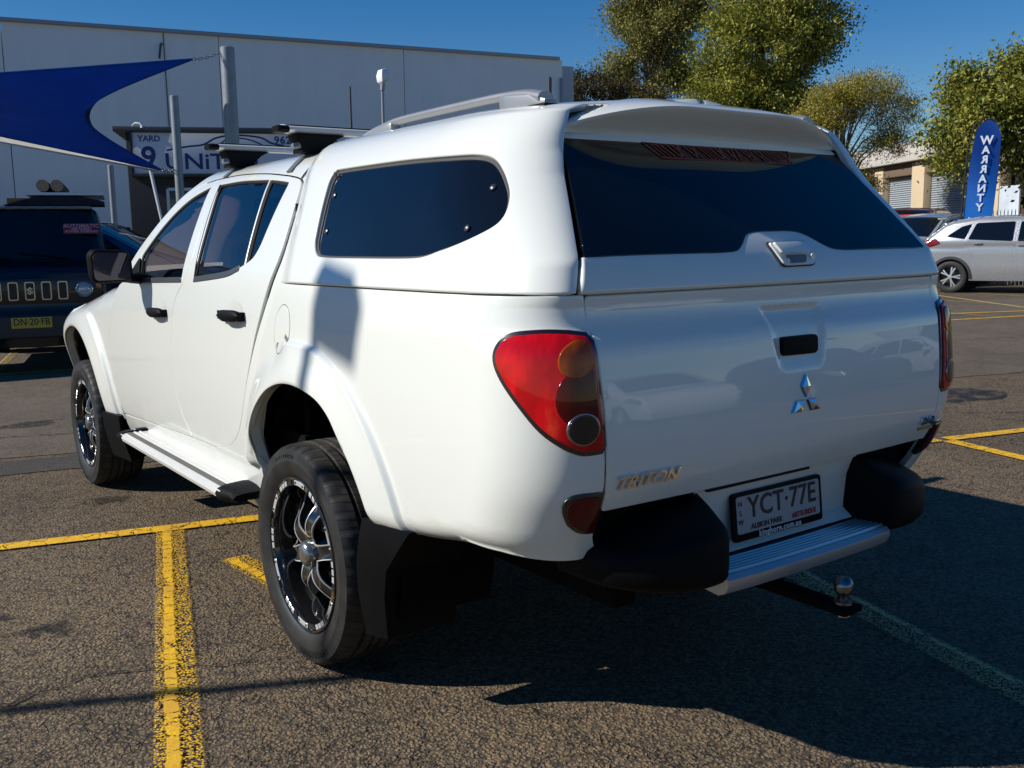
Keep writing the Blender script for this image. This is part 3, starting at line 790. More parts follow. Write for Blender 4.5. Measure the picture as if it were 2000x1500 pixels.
RYP = [-1.140, -1.165, -1.206, -1.240, -1.252, -1.249, -1.238, -1.228, -1.206, -1.198, -1.200, -1.172, -1.092, -1.006, -.919, -.832]
def yrear(z): return hermite(RZ, RYP, z)
def lerp_tab(xs, ys, x): return float(np.interp(x, xs, ys))
def gatehalf(z): return lerp_tab([.56, .73, .87, 1.21, 1.3], [.645, .66, .672, .688, .69], z)
def hatchhalf(z): return lerp_tab([1.2, 1.225, 1.30, 1.605, 1.66, 1.68, 1.703], [.697, .695, .670, .535, .50, .44, 0], z)
def wrap(w, z, yr, a, rx, ry, ex=2.1):
    ac = yr + ry
    if a >= ac or rx <= .001: return (-w, max(a, yr) if rx <= .001 else a, z)
    L = (rx + ry) * .5 * math.pi / 2 * 1.02; th = (ac - a) / L * math.pi / 2
    if th <= math.pi / 2:
        e = 2 / ex
        return (-(w - rx) - rx * abs(math.cos(th)) ** e, yr + ry - ry * abs(math.sin(th)) ** e, z)
    return (-(w - rx) + (ac - a - L), yr, z)
def flare(a, z, cy, cz, rl, rc):
    d = math.hypot(a - cy, z - cz)
    if d > rc: return 0
    t = (rc - d) / (rc - rl)
    k = 1 - sst((a + .03) / .16) if a < 1 else 1
    return .017 * (k * sst(t / .13) + (1 - k) * sst(t)) + .020 * sst(t) - .02 * sst((t - .9) / .25)
RAX, FAX = (-.06, .45, .463, .605), (2.945, .44, .475, .640)
TRY = .235
def side(a, v):                       # cab and tray side
    w, z = sec(v)
    w -= .012 * sst((-.35 - a) / .6)
    tuck = z - (.565 + .05 * sst((-.6 - a) / .4))
    if a < .5 and tuck < .06: w -= .05 * (1 - math.sqrt(max(0, 1 - ((.06 - max(tuck, 0)) / .06) ** 2)))
    if z < 1.15:
        w += flare(a, z, *RAX)
        # shallow scoop above the tail lamp
        w -= .010 * sst(1 - abs(z - 1.152) / .045) * sst((-.98 - a) / .14)
    return wrap(w, z, yrear(z) + .018, a, w - gatehalf(z), TRY)
def side_end(v):
    w, z = sec(v); w -= .012; rx = w - gatehalf(z)
    return yrear(z) + .018 + TRY - (rx + TRY) * .5 * math.pi / 2 * 1.02
CANF_V = [1.2, 1.224, 1.339, 1.437, 1.504, 1.57, 1.66, VM]; CANF_A = [.10, .103, .14, .165, .195, .235, .28, .32]
def ycan(z): return lerp_tab([1.2, 1.3, 1.4, 1.5, 1.56, 1.62, 1.66, 1.70, 1.74], [-1.190, -1.162, -1.084, -1.004, -.968, -.945, -.928, -.90, -.86], z)
def canf(v): return lerp_tab(CANF_V, CANF_A, v)
def canopy(a, v):
    w, z = sec(v); h = 1e-3; w2, z2 = sec(v + h); w1, z1 = sec(v - h)
    tw, tz = w2 - w1, z2 - z1; L = math.hypot(tw, tz) or 1
    b = .024 * sst((canf(v) - a) / .10) * (.45 + .55 * sst((z - 1.25) / .3))
    w += b * tz / L; z -= b * tw / L
    w -= .012 * sst((-.35 - a) / .6) * sst((1.5 - z) / .2)
    # recess around the side window
    rx = max(0, w - (hatchhalf(z) + .016)); ry = min(.36, rx * 2.6)
    return wrap(w, z, ycan(z), a, rx, ry, 2.05)
def can_end(v):
    w, z = sec(v); h = 1e-3; w2, z2 = sec(v + h); w1, z1 = sec(v - h); tw, tz = w2 - w1, z2 - z1; L = math.hypot(tw, tz)
    b = .024 * (.45 + .55 * sst((z - 1.25) / .3)); w += b * tz / L; z -= b * tw / L
    w -= .012 * sst((1.5 - z) / .2)
    rx = max(0, w - (hatchhalf(z) + .016)); ry = min(.36, rx * 2.6); yr = ycan(z)
    return yr + ry - (rx + ry) * .5 * math.pi / 2 * 1.02 if rx > .001 else yr
FZ0 = ([1.9, 2.1, 2.5, 2.9, 3.3, 3.7], [1.07, 1.05, 1.0, .93, .87, .80])
def nose(a): return 1 - (min(1, max(0, (a - 3.12) / .60)) ** 2.2) * .45
def fender(a, z):
    w = sec(z)[0]; z0 = lerp_tab(*FZ0, a); hh = .14
    if z > z0: w += -.13 + .13 * math.sqrt(max(0, 1 - (min(z - z0, hh) / hh) ** 2))
    if z < 1.0: w += flare(a, z, *FAX)
    return (-w * nose(a), a, z)
def ftop(a): return lerp_tab(*FZ0, a) + .134
def rearf(x, z):
    dent = sst((.092 + .22 * (z - 1.0) - abs(x)) / .030) * sst((z - .995) / .05) * sst((1.170 - z) / .015)
    return (x, yrear(z) + .018 * (x / .7) ** 2 + .010 * dent, z)
LEFT = (-1, 0, 0)
def outn(p): return Vector((-1, -.25 if p.y < -1.05 else 0, .4 if p.z > 1.55 else 0))
def outroof(p): return Vector((-.4, -.1, 1)) if p.z > 1.55 else Vector((-1, -.4 if p.y < -1.0 else 0, .2))

def white_paint():
    t = NT('white_paint'); co = t.coord()
    n1 = t.noise(co, 2.3, 3); dust = t.noise(t.mapping(co, (1, 1, 2)), 9, 5, .65); z = t.n('ShaderNodeSeparateXYZ', {0: co}).outputs[2]
    low = t.math('MULTIPLY', t.smooth(z, .85, .42), t.smooth(dust, .38, .75))
    c = t.mix(t.math('MULTIPLY', n1, .25), (.745, .757, .705), (.72, .732, .685))
    c = t.mix(t.math('MULTIPLY', low, .22), c, (.50, .45, .36))
    return t.P(color=c, rough=.30, coat=1., coatr=.006)
M_PAINT = white_paint()
M_TINT = plain('tinted_glass', (.004, .005, .007), .012, 0, vary=.05, rvary=.05, spec=.5)
t = NT('cab_glass')
tr_ = t.n('ShaderNodeBsdfTransparent', {'Color': (.33, .28, .27)}); gl_ = t.n('ShaderNodeBsdfGlossy', {'Roughness': .01, 'Color': (1, 1, 1)})
fz = t.n('ShaderNodeFresnel', {'IOR': 1.52}).outputs[0]
mx_ = t.n('ShaderNodeMixShader', {0: fz, 1: tr_.outputs[0], 2: gl_.outputs[0]}); t.t.links.new(mx_.outputs[0], t.out.inputs['Surface']); M_CABG = t.m
M_PLAS = plain('black_plastic', (.0035, .0038, .0045), .55, 0, vary=.3, vscale=20, bump=.25, bscale=420, spec=.10)
M_RUB = plain('black_rubber', (.008, .008, .008), .7, vary=.2, spec=.2)
M_CHROME = plain('chrome', (.72, .73, .74), .07, 1., vary=.04)
M_SILV = plain('silver_plastic', (.33, .33, .335), .36, .5, vary=.06)
M_UNDER = plain('underbody', (.005, .0045, .004), .95, vary=.4, spec=.1)
M_SATIN = plain('satin_aluminium', (.72, .71, .67), .34, .30, vary=.08, vscale=20)
UT = empty('pickup_truck', (0, 0, 0), 0, 'white double cab pickup with canopy parked in the middle', 'pickup truck')

def both(name, outl, fn, mat, parent=UT, sub=None, **kw):
    """same panel on both flanks; returns (left, right)"""
    kw.setdefault('ref', outn)
    V3, F, N3 = panel_data(outl, fn, **kw)
    l = mesh_obj(name, V3, F, mat, parent[0] if isinstance(parent, tuple) else parent, True, N3)
    r = mesh_obj(name, [Vector((-v.x, v.y, v.z)) for v in V3], [f[::-1] for f in F], mat, parent[1] if isinstance(parent, tuple) else parent, True, [Vector((-n.x, n.y, n.z)) for n in N3])
    return l, r
def grow(poly, d): return [p + q * d for p, q in zip([Vector(x) for x in poly], onorm(poly))]
def rings(cy, cz, radii, z0=.44, n=130):
    return [(cy + r * math.cos(t), cz + r * math.sin(t)) for r in radii for t in [(-.25 + (math.pi + .5) * i / n) for i in range(n + 1)] if cz + r * math.sin(t) > z0]
# ---- tray side
rlip = [(.352, .44), (.348, .55), (.345, .652), (.328, .717), (.286, .778), (.217, .835), (.128, .885), (.007, .916), (-.129, .917), (-.24, .898), (-.314, .863), (-.361, .821), (-.398, .775), (-.448, .672), (-.466, .535)]
rlip = [Vector(p) for p in spline(rlip, 4)]
tray = [(.106, 1.2195), (.174, 1.127), (.235, 1.04), (.30, .93), (.37, .82), (.405, .70), (.415, .56), (.40, .44)]
tray = spline(tray, 4) + rlip + [Vector((-.50, .531)), Vector((-.66, .572)), Vector((-.687, .579)), Vector((-.874, .601)), Vector((-.978, .606)), Vector((-1.109, .600)), Vector((-1.19, .597)), Vector((side_end(.62) + .02, .600)), Vector((side_end(.64), .632))]
tray += [Vector((side_end(z), z)) for z in np.arange(.70, 1.2, .05)] + [Vector((side_end(1.2195), 1.2195))]
rings_r = rings(RAX[0], RAX[1], (.618, .612, .606, .601, .596, .591, .586, .578, .562, .54, .515, .495, .483, .475))
both('tray_side', tray, side, M_PAINT, extra=rings_r + [(a, 1.10 + .009 * k) for a in np.arange(-1.33, -.95, .018) for k in range(12)], step=.026, flange=.016, gap=.0015,
     skip=lambda a, z: .465 < math.hypot(a - RAX[0], z - RAX[1]) < .622 or (a < -.94 and 1.09 < z < 1.21))
# ---- cab rear pillar, sill
seam_rr = [(.833, .571), (.687, .596), (.576, .644), (.493, .718), (.385, .893), (.306, 1.031), (.245, 1.134), (.200, 1.222), (.178, 1.323), (.209, 1.473), (.234, 1.532), (.262, 1.556), (.300, 1.566)]
seam_rr_s = spline(seam_rr, 4)
dtop = [(.379, 1.578), (.648, 1.610), (.931, 1.629), (1.185, 1.625), (1.30, 1.612), (1.398, 1.587), (1.518, 1.525), (1.635, 1.457), (1.741, 1.368), (1.829, 1.264)]
def inner_side(a, v): p = side(a, v); return (p[0] + .010 * sst((.30 - a) / .12) * (1 if v < 1.6 else 0), p[1], p[2])
cp = seam_rr_s + [Vector((.26, 1.60)), Vector((.02, 1.60)), Vector((.0, 1.45)), Vector((.02, 1.25)), Vector((.10, 1.10)), Vector((.18, .98)), Vector((.28, .84)), Vector((.35, .70)), Vector((.37, .43)), Vector((.60, .43)), Vector((.70, .50))]
def plain_side(a, v): w, z = sec(v); return (-w, a, z)
def cab_in(a, v): w, z = sec(v); return (-w + .012 * sst((.42 - a) / .25), a, z)
both('cab_pillar', cp, cab_in, M_PAINT, gap=.0025, flange=.02)
sill = [(.60, .43), (.70, .50), (.70, .591), (.833, .567), (1.103, .562), (1.583, .543), (2.21, .512), (2.23, .47), (2.23, .38), (.55, .38)]
both('sill', sill, plain_side, M_PAINT, gap=.0025, flange=.02)
# ---- doors
seam_fr = [(1.103, .566), (1.19, .66), (1.237, .76), (1.248, .87), (1.244, .946), (1.222, 1.05), (1.175, 1.133), (1.091, 1.201), (1.052, 1.271), (1.062, 1.36), (1.102, 1.46), (1.185, 1.625)]
seam_ff = [(2.221, .516), (2.289, .629), (2.307, .764), (2.285, .88), (2.23, .982), (2.121, 1.128)]
win_f = rounded([(1.199, 1.588), (1.113, 1.213), (1.70, 1.197), (1.775, 1.300), (1.649, 1.41), (1.522, 1.49), (1.396, 1.542)], [.012, .012, .02, .03, .1, .1, .1])
win_r = rounded([(1.098, 1.591), (.869, 1.594), (.540, 1.575), (.350, 1.552), (.366, 1.438), (.376, 1.337), (.404, 1.298), (.494, 1.268), (.635, 1.242), (.956, 1.218), (1.009, 1.398), (1.050, 1.506)], [.012, .08, .08, .015, .05, .05, .05, .06, .06, .012, .05, .05])
sf = spline(seam_fr, 4)
fdoor = list(reversed(sf)) + [Vector((1.583, .547))] + spline(seam_ff, 4) + [Vector((2.05, 1.168)), Vector((1.95, 1.195)), Vector((1.885, 1.215))] + [Vector(p) for p in spline(list(reversed(dtop[3:])), 4)][:-1]
rdoor = sf[:-1] + [Vector(p) for p in spline(list(reversed(dtop[:4])), 4)] + list(reversed(seam_rr_s))
both('door_gap_backing', holes=[grow(win_f, .006), grow(win_r, .006)], outl=[(.70, .45), (2.24, .45), (2.30, .75), (2.22, .98), (2.08, 1.14), (1.92, 1.19), (1.76, 1.34), (1.52, 1.51), (1.32, 1.59), (.9, 1.61), (.30, 1.565)] + [Vector((p.x - .006, p.y - .002)) for p in reversed(seam_rr_s[6:-4])], fn=plain_side, mat=M_RUB, off=-.0105, flange=0, gap=0, step=.05)  # near-black backing behind the doors, painting the shade into their gaps
fd = both('front_door', fdoor, plain_side, M_PAINT, holes=[win_f], gap=.0038, flange=.025)
rd = both('rear_door', rdoor, plain_side, M_PAINT, holes=[win_r], gap=.0038, flange=.025)
for w, d in ((win_f, fd), (win_r, rd)):
    both('window_glass', grow(w, .012), plain_side, M_CABG, parent=d, off=-.008, flange=0, gap=0, step=.05)
    both('window_seal', grow(w, .004), plain_side, M_RUB, parent=d, holes=[grow(w, -.006)], off=-.004, flange=.003, gap=0, step=.04)
belt = [(1.70, 1.200), (1.09, 1.214), (.956, 1.221), (.635, 1.245), (.50, 1.270)]
for seg, d in (([(1.74, 1.199), (1.112, 1.216)], fd), (belt[2:], rd)):
    pl = spline(seg, 8); both('belt_moulding', [p + Vector((0, .002)) for p in pl] + [p - Vector((0, .014)) for p in reversed(pl)], plain_side, plain('grey_moulding', (.05, .055, .06), .35), parent=d, off=.003, flange=.004, gap=0, step=.05)
# quarter light divider bar
dv = [(.551, 1.576), (.534, 1.575), (.442, 1.285), (.459, 1.277)]
both('quarter_divider', dv, plain_side, M_RUB, parent=rd, off=-.004, flange=.008, gap=0, step=.05)
both('divider_trim', [(.556, 1.574), (.552, 1.574), (.460, 1.279), (.464, 1.276)], plain_side, M_SATIN, parent=rd, off=.0, flange=.004, gap=0, step=.05)
both('frame_trim', [(1.100, 1.592), (1.096, 1.590), (.957, 1.222), (.961, 1.220)], plain_side, M_RUB, parent=rd, off=.001, flange=.004, gap=0, step=.05)
# ---- roof, A pillars, windscreen
roof = [Vector((.0, 1.605)), Vector((.255, 1.602)), Vector((.268, 1.562)), Vector((.30, 1.569))] + [Vector((p[0], p[1] + .003)) for p in spline(dtop[:5], 4)] + [Vector((1.36, 1.68)), Vector((1.42, 1.75)), Vector((1.49, 1.88)), Vector((1.53, 2.05)), Vector((1.54, VM)), Vector((.0, VM))]
def roofn(p): return Vector((-.3 if p.x < -.02 else 0, 0, 1))
V3, F, N3 = panel_data(roof, plain_side, ref=(-.3, 0, 1), gap=.0, flange=0, step=.04)
N3 = [Vector((0, 0, 1)) if abs(v.x) < .004 else n for v, n in zip(V3, N3)]
nv = len(V3)
mesh_obj('roof', V3 + [Vector((-v.x, v.y, v.z)) for v in V3], F + [tuple(i + nv for i in f[::-1]) for f in F], M_PAINT, UT, True, N3 + [Vector((-n.x, n.y, n.z)) for n in N3])
pout = [(1.36, 1.675), (1.424, 1.611), (1.538, 1.549), (1.663, 1.476), (1.789, 1.387), (1.883, 1.307), (1.96, 1.22)]
pil = [Vector(p) for p in spline([(p[0], p[1] + .003) for p in dtop[4:]] + [(1.885, 1.218)], 3)] + [Vector((1.96, 1.20))] + [Vector(p) for p in spline(list(reversed(pout)), 3)]
both('windscreen_pillar', pil, plain_side, M_PAINT, gap=.0, flange=.01, step=.03)
ws = MB(); rows = []
for (a, v) in spline(pout, 3):
    p = Vector(plain_side(a, v)); row = []
    for k in range(15):
        s = -1 + 2 * k / 14; row.append(Vector((-p.x * s, p.y + .19 * (1 - s * s), p.z + .028 * (1 - s * s))))
    rows.append(row)
ws.loft(rows, closed=False, caps=False); ws.build('windscreen', M_CABG, UT, fixn=False)
# ---- front wings, bonnet, nose
fl_ = [Vector((FAX[0] + FAX[2] * math.cos(t), FAX[1] + FAX[2] * math.sin(t))) for t in [math.pi * i / 30 for i in range(31)]]
wing = [Vector((2.03, 1.174)), Vector((1.98, ftop(1.98)))] + [Vector((a, ftop(a))) for a in np.arange(2.05, 3.66, .08)] + [Vector((3.66, .80)), Vector((3.66, .50)), Vector((3.43, .46))] + fl_ + [Vector((2.45, .425)), Vector((2.24, .485))] + spline(seam_ff, 4)[2:]
both('front_wing', wing, fender, M_PAINT, gap=.003, flange=.016, extra=rings(FAX[0], FAX[1], (.655, .648, .642, .637, .632, .627, .622, .61, .585, .555, .525, .505, .494, .486)), skip=lambda a, z: .478 < math.hypot(a - FAX[0], z - FAX[1]) < .66)
hb = MB(); rows = []
for a in np.arange(1.95, 3.67, .1):
    p = Vector(fender(a, ftop(a) - .001)); rows.append([Vector((-p.x * s, a + .06 * (1 - s * s) * sst((a - 3.2) / .4), p.z + .045 * (1 - s * s))) for s in [-1 + k / 8 for k in range(17)]])
hb.loft(rows, closed=False, caps=False).build('bonnet', M_PAINT, UT, fixn=False)
nb = MB(); sx = abs(fender(3.66, .7)[0])
for z0, z1, nm, mt in ((.36, .66, 'front_bumper', M_PAINT), (.66, .92, 'grille', M_PLAS)):
    m = MB(); m.loft([[Vector((sx * s * (1 + .02), 3.66 - .12 * s * s + (.12 if z0 < .5 else .05), z)) for s in [-1 + k / 6 for k in range(13)]] + [Vector((sx * s, 3.4, z)) for s in (1, -1)] for z in (z0, (z0 + z1) / 2, z1)])
    m.build(nm, mt, UT, bevel=0)
for s in (-1, 1):
    MB().box((s * .43, 3.66, .80), (.30, .10, .17)).build('headlamp', M_CHROME, UT, bevel=.03)
    MB().box((s * .86, 2.322, .996), (.01, .05, .03)).build('side_indicator', plain('indicator_lens', (.6, .5, .42), .15, coat=1), UT, bevel=.006)
# ---- canopy shell
vb = 1.2285
cw_pts = [(-.094, 1.340), (-.082, 1.371), (-.057, 1.470), (-.044, 1.527), (-.058, 1.545), (-.085, 1.551), (-.455, 1.549), (-.68, 1.542), (-.760, 1.538), (-.812, 1.526), (-.857, 1.497), (-.903, 1.453), (-.921, 1.418), (-.920, 1.387), (-.893, 1.364), (-.825, 1.3315), (-.750, 1.3105), (-.66, 1.3035), (-.40, 1.303), (-.173, 1.305), (-.122, 1.314)]
cwin = spline(cw_pts, 4, closed=True)
can = [Vector((canf(v), v)) for v in np.linspace(vb, VM, 40)]
can = can + [Vector((can_end(v), v)) for v in np.linspace(VM, vb, 60)]
def canfn(a, v):
    return canopy(a, v)
V3, F, N3 = panel_data(can, canfn, holes=[grow(cwin, .009)], ref=outroof, gap=0, flange=.014, step=.02, edge=.006)
N3 = [Vector((0, n.y, abs(n.z))).normalized() if abs(v.x) < .006 and v.z > 1.6 else n for v, n in zip(V3, N3)]
nv = len(V3)
mesh_obj('canopy_shell', V3 + [Vector((-v.x, v.y, v.z)) for v in V3], F + [tuple(i + nv for i in f[::-1]) for f in F], M_PAINT, UT, True, N3 + [Vector((-n.x, n.y, n.z)) for n in N3])
cw = both('canopy_window', grow(cwin, .014), canfn, M_TINT, off=-.012, flange=0, gap=0, step=.05)
both('window_seal', grow(cwin, .010), canfn, plain('seal_grey', (.03, .03, .03), .6), parent=cw, holes=[grow(cwin, -.001)], off=-.0105, flange=.004, gap=0, step=.04)
for a, v in ((-.098, 1.482), (-.126, 1.377), (-.852, 1.466), (-.836, 1.372)):
    p = Vector(canfn(a, v)); q1 = Vector(canfn(a + .002, v)) - p; q2 = Vector(canfn(a, v + .002)) - p; n = q2.cross(q1).normalized()
    if n.x > 0: n = -n
    for s in (1, -1):
        c = p - n * .011; m = MB(); prof = [(0, .009), (.002, .009), (.004, .006), (.0045, 0)]
        t1 = n.orthogonal().normalized(); t2 = n.cross(t1)
        m.loft([[c + n * h + (t1 * math.cos(2 * math.pi * k / 12) + t2 * math.sin(2 * math.pi * k / 12)) * max(r, .001) for k in range(12)] for h, r in prof])
        if s < 0: m.v = [Vector((-v_.x, v_.y, v_.z)) for v_ in m.v]
        m.build('window_bolt', plain('bolt_dark', (.10, .10, .11), .3, .8), cw[0 if s > 0 else 1])
# inner dark box so that no daylight leaks through gaps
ib = MB(); ib.box((0, -.42, .90), (1.36, 1.42, .60)); ib.build('tray_box', M_UNDER, UT)
MB().box((0, 1.2, .66), (1.56, 2.1, .10)).box((0, .20, 1.05), (1.50, .04, .85)).box((0, 2.1, .85), (1.4, .9, .45)).build('cabin_floor', M_UNDER, UT)
MB().loft([[Vector((x, y, 1.625 - .05 * abs(x) ** 2 * 1.6)) for x in np.linspace(-.58, .58, 9)] for y in (.22, .8, 1.40)], closed=False, caps=False).build('headlining', plain('headlining_grey', (.16, .15, .14), .9), UT, fixn=False)
M_SEAT = plain('seat_cloth', (.05, .038, .034), .9, vary=.25, vscale=25); M_SEATR = plain('seat_cover_red', (.42, .07, .045), .85, vary=.2, vscale=20)
def seat(x, y, w, mat, n):
    s_ = MB().box((x, y + .22, .84), (w, .50, .16), Matrix.Rotation(R_(6), 3, 'X')).build('seat', mat, UT, bevel=.05, seg=3)
    MB().box((x, y - .10, 1.10), (w * .98, .14, .56), Matrix.Rotation(R_(14), 3, 'X')).build('backrest', mat, s_, bevel=.05, seg=3)
    for k in range(n):
        xx = x + (k - (n - 1) / 2) * .46
        MB().box((xx, y - .20, 1.46), (.25, .09, .17), Matrix.Rotation(R_(10), 3, 'X')).build('headrest', mat, s_, bevel=.035, seg=3)
seat(-.37, 1.42, .50, M_SEAT, 1); seat(.37, 1.42, .50, M_SEAT, 1); seat(0, .58, 1.24, M_SEATR, 3)
MB().loft([[Vector((x, y, z)) for x in (-.74, .74)] + [Vector((x, y2, z)) for x in (.74, -.74)] for y, y2, z in ((1.98, 2.3, .85), (1.90, 2.3, 1.06), (1.98, 2.3, 1.15))]).build('dashboard', M_PLAS, UT, bevel=.03)
sw_ = [Vector((.37 + .18 * math.cos(q), 1.80 + .05 * math.sin(q), 1.08 + .17 * math.sin(q))) for q in [2 * math.pi * i / 24 for i in range(25)]]
MB().tube(sw_, .016, 8, caps=False).tube([(.20, 1.80, 1.08), (.54, 1.80, 1.08)], .014, 6).tube([(.37, 1.80, 1.08), (.37, 2.0, .98)], .02, 6).build('steering_wheel', M_PLAS, UT)
cl = MB(); cl.loft([[(-w, y, 1.2), (w, y, 1.2), (w * .86, y, zt), (-w * .86, y, zt)] for y, w, zt in ((.06, .75, 1.56), (-.85, .70, 1.54), (-1.08, .62, 1.25))])
cl.build('canopy_lining', M_UNDER, UT)
# ---- hatch
hl = [Vector((-hatchhalf(z), z)) for z in np.linspace(1.232, 1.300, 4)]
hump = [(-.235, 1.303), (-.180, 1.307), (-.145, 1.325), (-.115, 1.345), (-.075, 1.353), (0, 1.355), (.080, 1.354), (.125, 1.343), (.165, 1.322), (.205, 1.306), (.262, 1.301)]
hump = [Vector(p) for p in spline(hump, 3)]
lower = hl + [Vector((-.5, 1.303))] + hump + [Vector((.5, 1.301))] + [Vector((-p.x, p.y)) for p in reversed(hl)]
def hatchf(x, z): return (x, yrear(z) + .018 * (x / .7) ** 2 - .012, z)
hp = panel('hatch_panel', lower, hatchf, M_PAINT, UT, ref=(0, -1, .3), gap=.0, flange=.02, step=.03, edge=.008)
gl = [Vector((-hatchhalf(z), z)) for z in np.linspace(1.306, 1.612, 10)]
glass = [Vector((p.x, p.y + .005)) for p in [Vector((-.5, 1.303))] + hump + [Vector((.5, 1.303))]] + [Vector((-p.x, p.y)) for p in gl] + list(reversed(gl))
hg = panel('hatch_glass', glass, hatchf, M_TINT, UT, ref=(0, -1, .3), gap=0, flange=.006, step=.06, off=.001)
hf = [Vector((-hatchhalf(z) + .004, z)) for z in (1.592, 1.615)]; panel('hatch_frame', hf + [Vector((-p.x, p.y)) for p in reversed(hf)], hatchf, M_PAINT, hg, ref=(0, -1, .3), gap=0, flange=.004, step=.05, off=.004)
# red lettered sticker strip across the top of the glass
M_STK = plain('sticker_red', (.24, .03, .022), .4, vary=.3, vscale=30)
stv = [(-.285, 1.590), (-.245, 1.549), (.270, 1.549), (.305, 1.590)]
fr = MB()
def stf(u, v, h): p = Vector(hatchf(u, v)); return p + Vector((0, -.76, .65)) * (.0025 + h)
for (u0, v0), (u1, v1) in zip(stv, stv[1:] + stv[:1]):
    k = .0022; d = Vector((u1 - u0, v1 - v0)).normalized(); n_ = Vector((-d.y, d.x)) * k
    fr.prism([(u0 - n_.x, v0 - n_.y), (u1 - n_.x, v1 - n_.y), (u1 + n_.x, v1 + n_.y), (u0 + n_.x, v0 + n_.y)], stf, .0008)
rnd = random.Random(9); x = -.262
while x < .262:
    w = rnd.choice((.008, .012, .016)); sh = .030 * (1 if rnd.random() < .7 else -.2)
    fr.prism([(x, 1.587), (x + w * .5, 1.587), (x + w * .5 + sh, 1.553), (x + sh, 1.553)], stf, .0008); x += w + .005
fr.build('sticker', M_STK, hg, fixn=True)
# hatch handle
hx = [(-.065, 1.328), (.098, 1.330), (.112, 1.318), (.100, 1.272), (.088, 1.265), (-.028, 1.264), (-.040, 1.270)]
def onh(o): return lambda u, v, h: Vector(hatchf(u, v)) + Vector((0, -.93, .35)) * (o + h)
sur = MB().prism([tuple(p) for p in rounded(hx, .010)], onh(.001), .0035); hs = sur.build('handle_surround', plain('handle_gap', (.02, .03, .045), .5), hp)
c_ = Vector((.025, 1.298)); inn = [tuple(c_ + (Vector(p) - c_) * .93) for p in hx]
MB().prism([tuple(p) for p in rounded(inn, .010)], onh(.002), .008).build('handle_plate', M_PAINT, hp, bevel=.0018)
MB().prism([tuple(p) for p in rounded([(-.018, 1.292), (.062, 1.292), (.052, 1.272), (-.012, 1.271)], .006)], onh(.006), .0065).build('handle_grip_recess', plain('recess_grey', (.16, .17, .17), .5), hp)
MB().prism([tuple(p) for p in rounded([(-.048, 1.324), (.085, 1.325), (.079, 1.297), (-.034, 1.296)], .006)], onh(.007), .010).build('handle_flap', M_PAINT, hp, bevel=.002)
p = Vector(hatchf(.080, 1.286)) + Vector((0, -.014, .005)); MB().lathe([(0, .008), (-.003, .008), (-.003, .004), (-.001, 0)], p, 'Y', 14).build('lock', M_SATIN, hp)
# ---- roof spoiler
sp = MB(); rings_ = []
for k in range(41):
    s = -1 + 2 * k / 40; x = s * .558; q = max(0, (abs(s) - .30) / .70); e = max(0, 1 - q ** 1.9) ** .9
    zt = 1.612 + .066 * e; yt = -.915 - .095 * e
    yroot = -.74 - .12 * (1 - e); zr = 1.722 - .022 * (abs(x) / .55) ** 2 - .095 * (1 - e) ** 1.2
    zb = 1.606; yb = -.925
    ring = [Vector((x, yroot, zr - .004)), Vector((x, (yroot + yt) / 2 - .01, (zr + zt) / 2 + .012 * e + .004)), Vector((x, yt + .012, zt + .009)), Vector((x, yt, zt + .002)), Vector((x, yt + .003, zt - .007)), Vector((x, (yt + yb) / 2 + .012 * e, (zt + zb) / 2 + .002)), Vector((x, yb, zb)), Vector((x, yb + .05, zb + .03)), Vector((x, yroot - .02, zr - .05))]
    rings_.append(ring)
sp.loft(rings_).build('roof_spoiler', M_PAINT, UT, angle=50)
# ---- tailgate
gz = np.linspace(.728, 1.2130, 12)
gate = [Vector((-gatehalf(z) + .010, z)) for z in gz] + [Vector((gatehalf(z) - .010, z)) for z in reversed(gz)]
gate = rounded(gate, [.006] * len(gate), 2)
ex_ = [(x, z) for x in np.arange(-.16, .161, .012) for z in np.arange(.99, 1.18, .008)]
gs = [Vector((-gatehalf(z) - .006, z)) for z in np.linspace(.70, 1.215, 14)]
for sg_ in (1, -1):
    panel('gate_seal', [Vector((p.x * sg_, p.y)) for p in gs] + [Vector(((p.x + .018) * sg_, p.y)) for p in reversed(gs)], lambda x, z: (x, yrear(z) + .018 * (x / .7) ** 2, z), M_RUB, UT, ref=(0, -1, 0), gap=0, flange=0, step=.03, off=-.006)
tg = panel('tailgate', gate, rearf, M_PAINT, UT, ref=(0, -1, 0), gap=.0, flange=.012, step=.024, extra=ex_, edge=.005)
def onr(o): return lambda u, v, h: Vector(rearf(u, v)) + Vector((0, -1, 0)) * (o + h)
ghp = rounded([(-.070, 1.088), (.062, 1.088), (.070, 1.080), (.072, 1.045), (.062, 1.038), (-.066, 1.040), (-.072, 1.048)], .008)
MB().prism([tuple(p) for p in ghp], lambda u, v, h: Vector((u, -1.222 - h, v)), .018).build('tailgate_handle', M_PLAS, tg, bevel=.004)
MB().prism([tuple(p) for p in rounded([(-.058, 1.036), (.060, 1.036), (.045, 1.008), (-.045, 1.009)], .012)], lambda u, v, h: Vector((u, yrear(v) + .0115 - h, v)), .001).build('hand_recess', plain('recess_shade', (.55, .56, .53), .4), tg)  # body paint toned down to stand for shade in the recess
panel('hatch_gap_backing', [(-.684, 1.206), (.684, 1.206), (.684, 1.238), (-.684, 1.238)], lambda x, z: (x, yrear(z) + .018 * (x / .7) ** 2, z), M_RUB, UT, ref=(0, -1, 0), gap=0, flange=0, step=.06, off=-.007)  # black strip stands for the shade in the gap under the hatch
